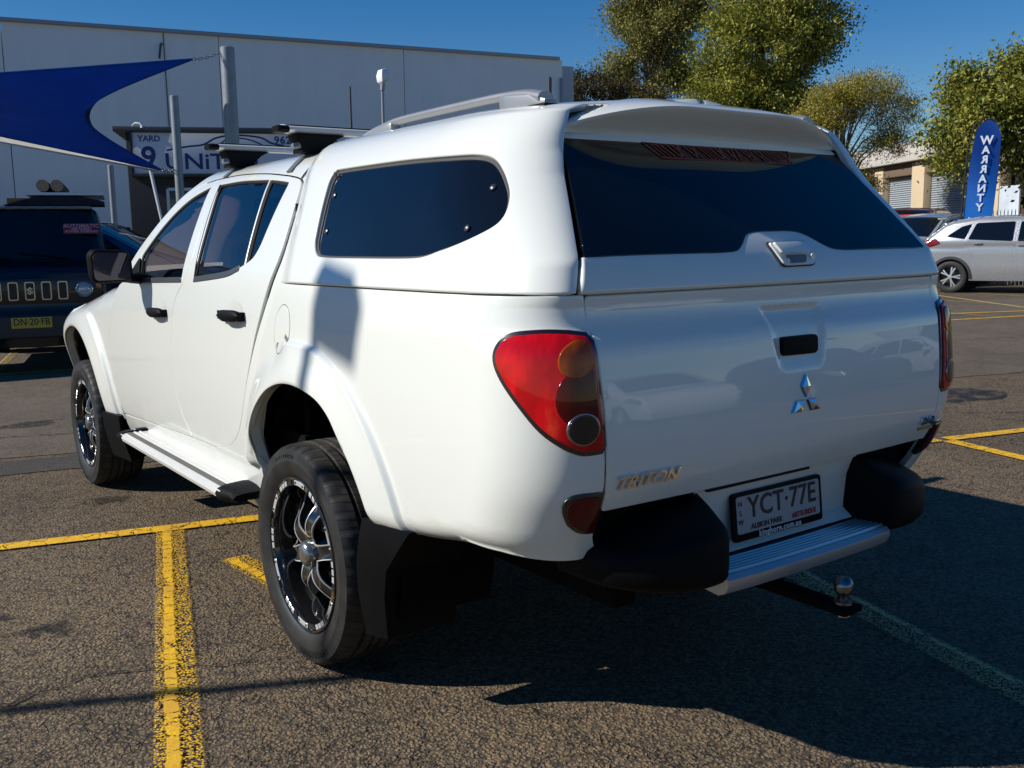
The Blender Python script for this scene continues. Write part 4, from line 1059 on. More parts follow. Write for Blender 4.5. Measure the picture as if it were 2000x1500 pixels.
both('canopy_gap_backing', [(.09, 1.212), (.09, 1.236), (side_end(1.22) + .01, 1.236), (side_end(1.22) + .01, 1.212)], lambda a, v: wrap(sec(v)[0] - .012 * sst((-.35 - a) / .6), sec(v)[1], yrear(sec(v)[1]) + .018, a, sec(v)[0] - .012 - gatehalf(sec(v)[1]), TRY), M_RUB, off=-.008, gap=0, flange=0, step=.04)  # black backing strip, makes the canopy-to-tray seam read as shaded
# three-diamond emblem
em = None
for k in range(3):
    a = math.radians(90 + 120 * k); d = Vector((math.cos(a), math.sin(a))); n_ = Vector((-d.y, d.x)); c = Vector((.006, .9235))
    pts = [c + d * .003, c + d * .034 + n_ * .019, c + d * .066, c + d * .034 - n_ * .019]; mid = c + d * .034
    V = [Vector((q.x, yrear(q.y) - .002, q.y)) for q in pts] + [Vector((q.x, yrear(q.y) - .008, q.y)) for q in [mid + (q - mid) * .86 for q in pts]] + [Vector((mid.x, yrear(mid.y) - .013, mid.y))]
    m = MB().add(V, [(0, 1, 5, 4), (1, 2, 6, 5), (2, 3, 7, 6), (3, 0, 4, 7), (4, 5, 8), (5, 6, 8), (6, 7, 8), (7, 4, 8)])
    m.build('emblem_diamond', M_CHROME, tg, angle=5)
def rtext(name, s, size, x, z, mat, o=.0005, depth=.003, parent=None, **k):
    p = Vector(rearf(x, z)); t2 = Vector(rearf(x + .01, z)) - Vector(rearf(x - .01, z)); t3 = Vector(rearf(x, z + .01)) - Vector(rearf(x, z - .01))
    return text_obj(name, s, size, mat, parent or tg, frame(p + Vector((0, -o - depth, 0)), t2, t3), depth, **k)
rtext('badge_lettering', 'TRITON', .044, -.545, .792, M_CHROME, depth=.004, sx=1.18, shear=.32, bold=.0012)
rtext('engine_badge', 'DI-D', .034, .615, .790, M_CHROME, depth=.004, bold=.001)
MB().box((.618, yrear(.768) + .012, .766), (.072, .006, .010)).build('engine_badge_bar', plain('badge_gold', (.30, .26, .18), .3, .6), tg)
# ---- tail lamps
LENS = [(-1.098, 1.084), (-1.104, 1.115), (-1.132, 1.136), (-1.205, 1.143), (-1.264, 1.141)]
def le(z): return side_end(z) + .006
lens_o = spline([(-1.300, .880), (-1.276, .883), (-1.236, .900), (-1.187, .932), (-1.136, .984), (-1.087, 1.040), (-1.065, 1.080), (-1.069, 1.110), (-1.093, 1.132), (-1.164, 1.139), (-1.227, 1.137)], 4)
lens_o = lens_o + [Vector((le(1.132) + .010, 1.131)), Vector((le(1.115) + .002, 1.116))] + [Vector((le(z), z)) for z in np.linspace(1.09, .89, 9)] + [Vector((le(.882) + .004, .880))]
def lamp_side(a, v):
    w, z = sec(v); w -= .012 * sst((-.35 - a) / .6)
    return wrap(w, z, yrear(z) + .018, a, w - gatehalf(z), TRY)
def red_lens(name, c0, c1, hot):
    t = NT(name); co = t.coord(); z = t.n('ShaderNodeTexWave', {'Vector': co, 'Scale': 42., 'Distortion': 2.5, 'Detail': 2.}, bands_direction='Z').outputs['Fac']
    n = t.noise(t.mapping(co, (7, 7, 3.2)), 2.2, 3)
    c = t.mix(t.smooth(n, .40, .66), c0, c1); c = t.mix(t.math('MULTIPLY', t.smooth(n, .62, .74), .6), c, hot)  # highlight hot spots are mixed into the lens colour
    fl = t.noise(co, 38, 2)
    return t.P(color=c, rough=.16, coat=.5, coatr=.01, spec=.15, normal=t.bump(fl, .10, .006))
M_REDL = red_lens('red_lens', (.44, .002, .005), (.72, .005, .010), (1.0, .09, .03))
M_REDD = red_lens('dark_red_lens', (.07, .0005, .002), (.12, .001, .003), (.18, .006, .006))
M_AMB = red_lens('amber_lens', (.22, .030, .001), (.42, .080, .002), (.75, .22, .01))
M_HOUS = plain('lamp_housing_black', (.02, .006, .006), .25, coat=1)
tl = both('tail_lamp', grow(lens_o, .007), lamp_side, M_HOUS, off=.004, flange=.01, gap=0, step=.022, ref=outn)
both('red_lens', grow(lens_o, -.004), lamp_side, M_REDL, parent=tl, off=.0085, flange=.006, gap=0, step=.016, edge=.003)
def ell(c, ra, rv, rot=0, n=28): return [Vector((c[0] + ra * math.cos(t) * math.cos(rot) - rv * math.sin(t) * math.sin(rot), c[1] + ra * math.cos(t) * math.sin(rot) + rv * math.sin(t) * math.cos(rot))) for t in [2 * math.pi * i / n for i in range(n)]]
def sub(poly): # keep inside the lens: clamp to lens rear edge
    return [Vector((max(p.x, le(min(max(p.y, .89), 1.13)) + .012), min(p.y, 1.128))) for p in poly]
both('dark_lens', sub(ell((-1.276, 1.000), .060, .060)), lamp_side, M_REDD, parent=tl, off=.0105, flange=.004, gap=0, step=.02)
both('amber_lens', sub(ell((-1.260, 1.082), .044, .038)), lamp_side, M_AMB, parent=tl, off=.0115, flange=.004, gap=0, step=.02)
both('reverse_ring', sub(ell((-1.284, .931), .039, .0335)), lamp_side, plain('ring_chrome', (.35, .25, .25), .25, .9), parent=tl, off=.012, flange=.004, gap=0, step=.02)
both('reverse_lens', sub(ell((-1.284, .931), .035, .030)), lamp_side, plain('clear_lens', (.010, .010, .012), .06, 0, coat=.5, vary=.8, vscale=60), parent=tl, off=.0135, flange=.004, gap=0, step=.014)
# low reflector lens
rf_o = [(-1.222, .735), (-1.228, .760), (-1.249, .775), (-1.28, .779), (le(.778) - .004, .777), (le(.68) - .004, .672), (-1.27, .674), (-1.245, .683), (-1.226, .705)]
rfl = both('reflector', spline(rf_o[:4], 3)[:-1] + [Vector(p) for p in rf_o[3:6]] + spline(rf_o[6:], 3), lamp_side, plain('reflector_frame', (.012, .018, .014), .3, coat=1), off=.004, flange=.012, gap=0, step=.02)
c_ = Vector((-1.275, .727)); both('reflector_lens', [c_ + (Vector(p) - c_) * .82 for p in rounded(rf_o, .01)], lamp_side, M_REDD, parent=rfl, off=.007, flange=.004, gap=0, step=.02)
# ---- fuel flap
fu = ell((.072, 1.078), .056, .078, .38, 32)
fs_ = both('fuel_flap', fu, side, M_PAINT, off=.0012, gap=0, flange=.004, step=.02, edge=.0025)
both('flap_gap', [Vector((.072, 1.078)) + (p - Vector((.072, 1.078))) * 1.06 for p in fu], side, plain('flap_gap', (.12, .12, .11), .6), parent=fs_, off=.0004, gap=0, flange=0, step=.03)
# ---- door handles
def handle(a, v, d):
    for s in (0, 1):
        m = MB(); rg = []
        for t in np.linspace(-1, 1, 13):
            y = a - t * .103; w = .021 * (1 - .55 * sst((-t - .3) / .7)) * math.sqrt(max(.02, 1 - abs(t) ** 6)); o = .030 - .012 * t * t
            c = Vector(plain_side(y, v + .003 * t)) + Vector((-o, 0, 0))
            rg.append([c + Vector((.013 * math.cos(q) * -1, 0, w * math.sin(q))) for q in [2 * math.pi * i / 12 for i in range(12)]])
        m.loft(rg)
        for yy in (a + .085, a - .085): m.box(Vector(plain_side(yy, v)) + Vector((-.012, 0, 0)), (.03, .03, .03))
        if s: m.v = [Vector((-q.x, q.y, q.z)) for q in m.v]
        m.build('door_handle', M_PLAS, d[s], angle=50)
    sc = ell((a - .005, v + .004), .075, .050)
    both('handle_cup', sc, plain_side, plain('cup_shade', (.58, .59, .54), .35), parent=d, off=.0008, gap=0, flange=0, step=.03)  # flat disc in a darker body tone, standing for shade in the cup
handle(1.385, 1.068, fd); handle(.495, 1.100, rd)
# ---- mirrors
for s in (-1, 1):
    m = MB(); rg = []
    for t, k in ((0, .90), (.012, 1.0), (.05, .98), (.09, .80), (.12, .5), (.13, .2)):
        pts = rounded([(-.092 * k, -.070 * k), (.085 * k, -.073 * k), (.092 * k, .055 * k), (.070 * k, .077 * k), (-.085 * k, .070 * k)], .042 * k, 5)
        rg.append([Vector((s * (1.005 - p.x * s * -1 * 0 + p.x * 1.0), 1.60 + t, 1.262 + p.y)) for p in pts])
    m.loft(rg); mr = m.build('side_mirror', M_PLAS, UT, angle=40)
    MB().prism([tuple(p) for p in rounded([(-.078, -.058), (.072, -.060), (.078, .045), (.060, .062), (-.072, .057)], .022)], lambda u, v, h: Vector((s * (1.005 + u), 1.600 - h, 1.262 + v)), .004).build('mirror_glass', plain('mirror_glass', (.07, .06, .075), .03, .6, vary=.02), mr)
    MB().tube([(s * .86, 1.70, 1.205), (s * .90, 1.68, 1.205), (s * .95, 1.66, 1.215)], [.035, .028, .03], 10, flat=.8).build('mirror_arm', M_PLAS, mr)
both('mirror_base', rounded([(1.70, 1.20), (1.775, 1.295), (1.845, 1.235), (1.88, 1.205), (1.80, 1.19)], .015), plain_side, M_PLAS, parent=fd, off=.006, gap=0, flange=.012)
# ---- wheels
M_TYRE = None
t = NT('tyre_rubber'); co = t.coord(); sepx = t.n('ShaderNodeSeparateXYZ', {0: co}); 
rad = t.math('SQRT', t.math('ADD', t.math('MULTIPLY', sepx.outputs[1], sepx.outputs[1]), t.math('MULTIPLY', sepx.outputs[2], sepx.outputs[2])))
dn = t.noise(co, 14, 4); tread = t.smooth(rad, .366, .380)
c = t.mix(t.math('MULTIPLY', tread, t.smooth(dn, .3, .65)), t.mix(t.smooth(dn, .35, .7), (.010, .010, .0105), (.022, .0215, .021)), (.050, .042, .034))
ang_ = t.math('ARCTAN2', sepx.outputs[1], sepx.outputs[2])
sip = t.math('SINE', t.math('ADD', t.math('MULTIPLY', ang_, 78.), t.math('MULTIPLY', sepx.outputs[0], 55.)))
sipe = t.math('MULTIPLY', t.smooth(sip, .72, .92), t.smooth(rad, .355, .368))
c = t.mix(t.math('MULTIPLY', sipe, .8), c, (.004, .004, .004))
h = t.math('MULTIPLY', sipe, -6.0)
t.P(color=c, rough=t.math('MULTIPLY_ADD', tread, .25, .50), normal=t.bump(t.math('ADD', h, t.noise(co, 120, 2)), .12, .002)); M_TYRE = t.m
M_RIM = plain('gloss_black_rim', (.008, .008, .009), .12, .0, coat=1, vary=.1)
M_MACH = plain('machined_face', (.66, .66, .64), .34, .5, vary=.25, vscale=25)
def make_wheel():
    n = 120
    m = MB(); prof = [(-.100, .255), (-.112, .264), (-.121, .282), (-.1275, .302), (-.129, .318), (-.1295, .322), (-.128, .326), (-.1270, .343), (-.1240, .3600), (-.1180, .3660), (-.107, .3725), (-.088, .3755), (-.066, .3763), (-.064, .3685), (-.052, .3685), (-.050, .3772), (-.024, .3776), (-.022, .370), (-.010, .370), (-.008, .3778), (.008, .3778), (.010, .370), (.022, .370), (.024, .3776), (.050, .3772), (.052, .3685), (.064, .3685), (.066, .3763), (.088, .3755), (.107, .3725), (.1180, .3660), (.1240, .3600), (.1270, .343), (.129, .318), (.121, .282), (.105, .255)]
    m.lathe(prof, (0, 0, 0), 'X', n)
    k = len(prof)
    for i in range(n):                                  # shoulder sipes
        if i % 3 == 0:
            for q, (hx_, r) in enumerate(prof):
                if r > .36 and abs(hx_) > .068:
                    v = m.v[i * k + q]; f = 1 - .0055 / r; m.v[i * k + q] = Vector((v.x, v.y * f, v.z * f))
    tyre_m = m
    rim = MB().lathe([(-.110, .2665), (-.1185, .2655), (-.1205, .2610), (-.1185, .2575), (-.113, .2560), (-.113, .2360), (-.105, .2325), (-.06, .2300), (.04, .222), (.09, .235), (.100, .258)], (0, 0, 0), 'X', 72)
    wheel = rim.build('wheel', M_RIM, None, angle=30)
    ty = tyre_m.build('tyre', M_TYRE, wheel, angle=32)
    MB().lathe([(.02, .0), (.02, .17), (.035, .17), (.035, 0)], (0, 0, 0), 'X', 40).build('brake_disc', plain('brake_disc', (.16, .15, .14), .4, .8), wheel)
    MB().lathe([(.06, .0), (.06, .225)], (0, 0, 0), 'X', 40).build('back_plate', M_UNDER, wheel)
    MB().lathe([(-.070, .0), (-.070, .056), (-.050, .070), (-.02, .080), (.02, .085)], (0, 0, 0), 'X', 36).build('hub', M_RIM, wheel)
    MB().lathe([(-.066, .046), (-.086, .0455), (-.103, .042), (-.111, .034), (-.115, .020), (-.1165, 0)], (0, 0, 0), 'X', 32).build('hub_cap', plain('cap_satin', (.34, .33, .32), .22, .85), wheel)
    # spokes: claw-like, edges machined bright
    spk = None
    for i in range(6):
        ang = R_(108 + 60 * i)
        if spk is None:
            m = MB(); e1 = MB(); e2 = MB(); rg = []; L1 = []; L2 = []
            for tt in np.linspace(0, 1, 12):
                r = .045 + .190 * tt; x = -.070 - .018 * math.sin(math.pi * min(1, tt * 1.5)) + .060 * tt ** 2.2; hw = .034 - .012 * math.sin(math.pi * tt) + .008 * tt; sw_ = .006 * math.sin(math.pi * tt)
                c = Vector((x, sw_, r))
                rg.append([c + Vector((.006, -hw * .55, 0)), c + Vector((-.006, -hw, 0)), c + Vector((-.012, -hw * .9, 0)), c + Vector((-.004, 0, 0)), c + Vector((-.012, hw * .9, 0)), c + Vector((-.006, hw, 0)), c + Vector((.006, hw * .55, 0)), c + Vector((.035, 0, 0))])
                L1.append([c + Vector((-.0095, -hw * 1.0, 0)), c + Vector((-.0135, -hw * .96, 0)), c + Vector((-.0128, -hw * .84, 0)), c + Vector((-.006, -hw * .88, 0))])
                L2.append([c + Vector((-.0095, hw * 1.0, 0)), c + Vector((-.0135, hw * .96, 0)), c + Vector((-.0128, hw * .84, 0)), c + Vector((-.006, hw * .88, 0))])
            m.loft(rg); e1.loft(L1); e1.loft(L2)
            spk = m.build('spoke', M_RIM, wheel, angle=40); sed = e1.build('spoke_edge', M_MACH, spk, angle=40); a0 = ang
            spk.rotation_euler = (ang - math.pi / 2, 0, 0)
        else:
            o = bpy.data.objects.new('spoke', spk.data); put(o, wheel); o.rotation_euler = (ang - math.pi / 2, 0, 0)
            put(bpy.data.objects.new('spoke_edge', sed.data), o)
    # riveted plates round the lip
    def arcplate(a0, a1, r0, r1, x0, x1, hole=True):
        m = MB(); k = 6; rr = []
        for i in range(k + 1):
            a = a0 + (a1 - a0) * i / k; rr.append([Vector((x0, r0 * math.cos(a), r0 * math.sin(a))), Vector((x1, r0 * math.cos(a), r0 * math.sin(a))), Vector((x1, r1 * math.cos(a), r1 * math.sin(a))), Vector((x0, r1 * math.cos(a), r1 * math.sin(a)))])
        return m.loft(rr)
    protos = {}
    for i in range(6):
        for nm, d0, d1, mt in (('rim_plate', 4, 22, M_MACH), ('rim_block', 24, 29, M_RIM), ('rim_plate', 31, 35.5, M_MACH), ('rim_plate', 37, 41.5, M_MACH), ('rim_plate', 43, 47.5, M_MACH), ('rim_block', 50, 57, M_RIM)):
            key = (nm, d0)
            if key not in protos:
                o = arcplate(R_(d0), R_(d1), .2375, .2545, -.1135, -.1165).build(nm, mt, wheel, bevel=.001, seg=1); protos[key] = o.data
            else: o = bpy.data.objects.new(nm, protos[key]); put(o, wheel)
            o.rotation_euler = (R_(60 * i + 20), 0, 0)
        for dd in (6.5, 19.5):
            if 'bolt' not in protos:
                a = 0; b = MB().lathe([(-.116, .0045), (-.1185, .004), (-.119, 0)], (0, 0, 0), 'X', 8)
                b.v = [v + Vector((0, .246, 0)) for v in b.v]; o = b.build('plate_bolt', M_RIM, wheel); protos['bolt'] = o.data
            else: o = bpy.data.objects.new('plate_bolt', protos['bolt']); put(o, wheel)
            o.rotation_euler = (R_(60 * i + 20 + dd), 0, 0)
    # size marking and raised letters on the sidewall
    for s_, aa, sz in (('SUPERSPORT', -105, .026), ('265/50R20', 78, .018)):
        for i, ch in enumerate(s_):
            a = R_(aa + (i - len(s_) / 2) * (4.2 if sz > .02 else 3.1)); r = .336
            p = Vector((-.1262, r * -math.cos(a) * -1, r * math.sin(a))); rad_ = Vector((0, math.cos(a), math.sin(a))); tan = Vector((0, math.sin(a), -math.cos(a))) * -1
            tx = tan if False else Vector((0, -math.sin(a), math.cos(a)))
            text_obj('sidewall_letter', ch, sz, M_RUB, wheel, frame((-.1275, rad_.y * r, rad_.z * r), -tx, rad_ * 1), .0012)
    return wheel
w0 = make_wheel(); w0.parent = UT
spots = [(-.766, 0, 0, 0), (-.758, 3.0, 0, 37), (.772, 0, math.pi, 11), (.762, 3.0, math.pi, 50)]
for i, (x, y, rz, sp_) in enumerate(spots):
    w = w0 if i == 0 else copy_tree(w0, UT)
    w.scale = (.97, .95, .95); w.location = (x, y, .3590); w.rotation_euler = (R_(sp_), 0, rz)
# ---- wheel wells, axles, chassis
for s in (-1, 1):
    for cy, cz, r in ((-.06, .45, .485), (2.945, .44, .50)):
        m = MB(); rr = []
        for i in range(25):
            a = -.35 + (math.pi + .7) * i / 24
            rr.append([Vector((s * .815, cy + r * math.cos(a), cz + r * math.sin(a))), Vector((s * .50, cy + r * math.cos(a), cz + r * math.sin(a)))])
        m.loft(rr, closed=False, caps=False)
        m.add([Vector((s * .50, cy + r * math.cos(a), cz + r * math.sin(a))) for a in [-.35 + (math.pi + .7) * i / 24 for i in range(25)]], [tuple(range(25))])
        m.build('wheel_well', M_UNDER, UT, fixn=False)
ch = MB()
for s in (-1, 1): ch.box((s * .42, 1.12, .46), (.08, 4.3, .14))
ch.box((0, 0, .38), (1.3, .09, .09)).box((0, 3.0, .34), (1.2, .08, .08)).lathe([(-.13, .0), (-.10, .11), (0, .14), (.10, .11), (.13, 0)], (0.05, 0, .385), 'X', 16)
ch.box((0, 1.4, .50), (1.45, 1.7, .06)).box((0, .7, .42), (.2, 2.4, .1)).box((-.25, .75, .40), (.4, .8, .16)).box((.1, 2.7, .42), (.5, .9, .2))
ch.box((0, -.62, .60), (1.2, .8, .05)).box((.1, -.70, .50), (.3, .35, .14))
ch.build('chassis', M_UNDER, UT, bevel=.01)
# body-coloured lips folded in round the arches
for lip, fnn in ((rlip, side), (fl_, fender)):
    for s in (-1, 1):
        m = MB(); rr = []
        for p in lip:
            q = Vector(fnn(p.x, p.y)); c = Vector((0, RAX[0] if p.x < 1 else FAX[0], .45)); o = (Vector((0, q.y, q.z)) - Vector((0, c.y, c.z))).normalized()
            rr.append([Vector((-s * (q.x + .010), q.y, q.z)), Vector((-s * (q.x + .045), q.y + o.y * .004, q.z + o.z * .004)), Vector((-s * (q.x + .058), q.y + o.y * .03, q.z + o.z * .03))])
        m.loft(rr, closed=False, caps=False).build('arch_lip', M_PAINT, UT, fixn=False)
MB().lathe([(-.10, .20), (-.11, .30), (-.08, .345), (0, .36), (.08, .345), (.11, .30), (.10, .20), (.02, .18), (.02, 0)], (0, -.74, .50), 'Z', 32).build('added_spare_wheel', M_UNDER, UT)  # unseen spare, added to block sunlight passing under the tray
MB().tube([(.55, .4, .40), (.55, -.5, .42), (.45, -.9, .46), (.45, -1.12, .46)], .035, 10).build('exhaust', M_UNDER, UT)
# ---- mud flaps
for s in (-1, 1):
    m = MB(); rr = []
    for z, y0, y1, xo in ((.585, -.455, -.665, .885), (.53, -.446, -.62, .893), (.45, -.424, -.545, .893), (.36, -.414, -.515, .886), (.235, -.432, -.505, .874)):
        rr.append([Vector((s * xo, y0, z)), Vector((s * (xo - .012), (y0 + y1) / 2, z)), Vector((s * (xo - .03), y1, z)), Vector((s * .62, y1 - .005, z)), Vector((s * .62, y0 - .006, z))])
    m.loft(rr); m.build('mud_flap', M_PLAS, UT, angle=40)
    m = MB(); rr = []
    for z, dy, xo in ((.50, 0, .90), (.42, 0, .895), (.34, -.01, .88), (.27, -.02, .865)):
        rr.append([Vector((s * xo, 2.455 + dy, z)), Vector((s * (xo - .03), 2.25 + dy * 3, z)), Vector((s * .62, 2.40, z)), Vector((s * .62, 2.43, z))])
    m.loft(rr); m.build('mud_flap', M_PLAS, UT, angle=40)
# ---- running boards
for s in (-1, 1):
    y0, y1 = .505, 1.86
    prof = [(-.79, .470), (-.80, .487), (-.835, .493), (-.845, .486), (-.872, .486), (-.876, .490), (-.882, .490), (-.886, .486), (-.897, .486), (-.901, .490), (-.907, .490), (-.911, .486), (-.945, .4855), (-.958, .480), (-.964, .466), (-.960, .452), (-.945, .446), (-.80, .450)]
    m = MB().loft([[Vector((x * -s, y, z)) for x, z in prof] for y in (y0, y1)])
    rbd = m.build('running_board', M_SATIN, UT, angle=30)
    MB().box((s * .928, (y0 + y1) / 2, .4865), (.026, y1 - y0 - .01, .003)).build('grip_strip', plain('grip_strip', (.10, .10, .09), .8), rbd)
    capp = [(-.79, .468), (-.80, .490), (-.86, .494), (-.93, .490), (-.955, .482), (-.966, .466), (-.960, .450), (-.94, .443), (-.80, .446)]
    e = MB().loft([[Vector((-s * (x if k < 2 else x * .98 + .0), y0 + .004 - d, .468 + (z - .468) * sc)) for x, z in capp] for k, (d, sc) in enumerate(((-.03, 1.12), (.01, 1.18), (.055, 1.05), (.10, .55)))])
    e.build('end_cap', M_PLAS, rbd, angle=50)
    MB().loft([[Vector((-s * x, y1 + d, .468 + (z - .468) * sc)) for x, z in capp] for d, sc in ((-.035, 1.15), (.0, 1.2), (.05, .8))]).build('end_cap', M_PLAS, rbd, angle=50)
    for x in (.835, .905): MB().lathe([(.494, .012), (.499, .010), (.500, 0)], (s * x, y1 - .018, 0), 'Z', 10).build('cap_screw', M_CHROME, rbd)
    for y in (.8, 1.5): MB().box((s * .72, y, .455), (.26, .06, .02)).build('board_bracket', M_UNDER, rbd)
# ---- rear bumper
def bump_pts(s):
    # plan curve from inner end to the flank
    return [Vector((s * x, y)) for x, y in spline([(.338, -1.292), (.352, -1.318), (.43, -1.320), (.52, -1.294), (.595, -1.245), (.648, -1.18), (.668, -1.05)], 4)]
for s in (-1, 1):
    m = MB(); rr = []
    for i, p in enumerate(bump_pts(s)):
        k = i / 24; top = .712 - .03 * sst((k - .2) / .5); bot = .512 + .025 * sst((k - .4) / .6)
        inn = Vector((s * .30, -1.08)) if k < .45 else Vector((s * (.30 + .22 * (k - .45) / .55), -1.0)); d = (inn - p).normalized()
        def at(o, z): q = p + d * o; return Vector((q.x, q.y, z))
        rr.append([at(.13, bot + .01), at(.04, bot), at(.018, bot + .006), at(.004, bot + .022), at(.0, bot + .05), at(.002, top - .085), at(.010, top - .064), at(.028, top - .052), at(.085, top - .022), at(.14, top)])
    m.loft(rr); bp = m.build('bumper_corner', M_PLAS, UT, angle=45)
    # round lower pod moulded into the corner
    m = MB().lathe([(0.10, .0), (.10, .066), (.012, .068), (.001, .062), (.006, .054), (.02, .050), (.03, .045), (.03, 0)], (s * .49, -1.272, .575), 'Y', 28); m.v = [Vector((v.x, v.y, .575 + (v.z - .575) * .9)) for v in m.v]
    m.build('bumper_pod', M_PLAS, bp, angle=40)
# painted panel behind the plate
m = MB(); m.loft([[Vector((x, y, z)) for x in np.linspace(-.335, .335, 9)] for y, z in ((-1.19, .735), (-1.185, .71), (-1.168, .66), (-1.16, .56), (-1.19, .535))], closed=False, caps=False)
pp = m.build('plate_panel', M_PAINT, UT, fixn=False)
MB().box((-.10, -1.196, .716), (.40, .012, .007)).build('panel_slot', M_RUB, pp)
# step tread
prof = [(-1.165, .520), (-1.20, .527)] + [(y, .526 + .007 * (1 if k % 4 in (1, 2) else 0)) for k, y in enumerate(np.linspace(-1.205, -1.290, 24))] + [(-1.300, .528), (-1.312, .517), (-1.312, .502), (-1.302, .482), (-1.28, .472), (-1.20, .48)]
st = MB().loft([[Vector((x, y + .012 * (abs(x) / .37) ** 3 * 1.0, z)) for y, z in prof] for x in np.linspace(-.335, .335, 13)])
st.build('bumper_step', plain('step_silver', (.46, .48, .50), .33, .6, vary=.08), UT, angle=28)
MB().box((0, -1.1, .54), (1.2, .12, .06)).build('bumper_beam', M_UNDER, UT)
# number plate
tilt = Matrix.Rotation(R_(-6), 3, 'X'); npc = Vector((-.012, -1.182, .622))
def npf(x, z, o): return npc + tilt @ Vector((x, -o, z))
fr = MB(); fr.prism([tuple(p) for p in rounded([(-.183, -.066), (.183, -.066), (.183, .062), (-.183, .062)], .012)], lambda u, v, h: npf(u, v, h), .010)
npo = fr.build('number_plate_frame', M_PLAS, UT, bevel=.002)
M_PLW = plain('plate_white', (.34, .34, .34), .5)
MB().prism([tuple(p) for p in rounded([(-.170, -.046), (.170, -.046), (.170, .052), (-.170, .052)], .008)], lambda u, v, h: npf(u, v, .0104 + h), .0012).build('number_plate', M_PLW, npo)
M_PLK = plain('plate_black', (.012, .012, .014), .5); M_PLR = plain('plate_red', (.30, .015, .015), .5)
def ntext(s, size, x, z, mat, o=.0125, **k): return text_obj('plate_lettering', s, size, mat, npo, frame(npf(x, z, o), tilt @ Vector((1, 0, 0)), tilt @ Vector((0, 0, 1))), .0006, **k)
ntext('YCT·77E', .078, .014, .016, M_PLK, sx=.96, bold=.0010, spacing=1.03)
for i, ch_ in enumerate('NSW'): ntext(ch_, .020, -.156, .032 - i * .024, M_PLK)
ntext('ALBION PARK', .020, -.055, -.033, M_PLK, bold=.0004); ntext('MITSUBISHI', .020, .100, -.033, M_PLR, bold=.0004)
ntext('kinghorn.com.au', .023, 0, -.0565, plain('plate_lettering_white', (.6, .6, .62), .5), o=.0105, bold=.0006, spacing=1.12)
# ---- tow bar
tb = MB().box((0, -1.25, .395), (.06, .34, .022)).box((0, -1.02, .43), (.09, .3, .08)).box((0, -1.39, .398), (.075, .07, .018)); tbo = tb.build('tow_tongue', M_UNDER, UT, bevel=.006)
MB().lathe([(.400, .019), (.410, .019), (.410, .024), (.416, .024), (.416, .014), (.430, .0135), (.436, .0175), (.446, .0235), (.456, .025), (.466, .0235), (.476, .0165), (.480, .008), (.481, 0)], (0, -1.392, 0), 'Z', 28).build('tow_ball', plain('worn_chrome', (.22, .22, .23), .22, .95), tbo, angle=40)
MB().lathe([(.372, .012), (.376, .018), (.392, .018)], (0, -1.392, 0), 'Z', 6).build('ball_nut', M_CHROME, tbo)
# ---- roof racks
for i, y in enumerate((1.10, .40)):
    prof = [(-.034, -.003), (-.030, .007), (-.016, .012), (.016, .012), (.030, .007), (.034, -.003), (.026, -.011), (-.026, -.011)]
    rk = MB().loft([[Vector((x, y + u, 1.735 + v - .0 * x * x)) for u, v in prof] for x in (-.700, 0, .700)]).build('roof_rack', M_SATIN, UT, angle=30)
    MB().box((0, y, 1.749), (1.36, .022, .006)).build('rubber_strip', M_RUB, rk)
    for s in (-1, 1):
        MB().loft([[Vector((s * x, y + u * k, 1.735 + v * k)) for u, v in prof] for x, k in ((.690, 1.06), (.718, 1.08), (.730, .9))]).build('bar_end_cap', M_PLAS, rk, angle=30)
        w_, z_ = .585, 1.658
        f = MB().loft([[Vector((s * (xc + dx * sx_), y + dy * wy, z)) for dx, dy in ((-.5, -.5), (.5, -.5), (.5, .5), (-.5, .5))] for xc, sx_, wy, z in ((.575, .19, .085, 1.722), (.59, .15, .085, 1.705), (.60, .10, .08, 1.675), (.598, .11, .085, 1.655))])
        ft = f.build('rack_foot', M_PLAS, rk, bevel=.008)
        MB().box((s * .635, y, 1.684), (.05, .07, .035), Matrix.Rotation(s * -.35, 3, 'Y')).build('foot_cover', plain('foot_grey', (.14, .14, .14), .4), ft, bevel=.006)
        cl_ = MB().loft([[Vector((s * -(Vector(plain_side(0, v))).x + s * .006, y + u, sec(v)[1] + .003)) for u in (-.020, .020)] + [Vector((s * -(Vector(plain_side(0, v))).x + s * .002, y + u, sec(v)[1] - .001)) for u in (.020, -.020)] for v in (1.70, 1.672, 1.652, 1.632 if i == 0 else 1.595)])
        cl_.build('rack_clamp', plain('clamp_grey', (.10, .11, .11), .45), ft)
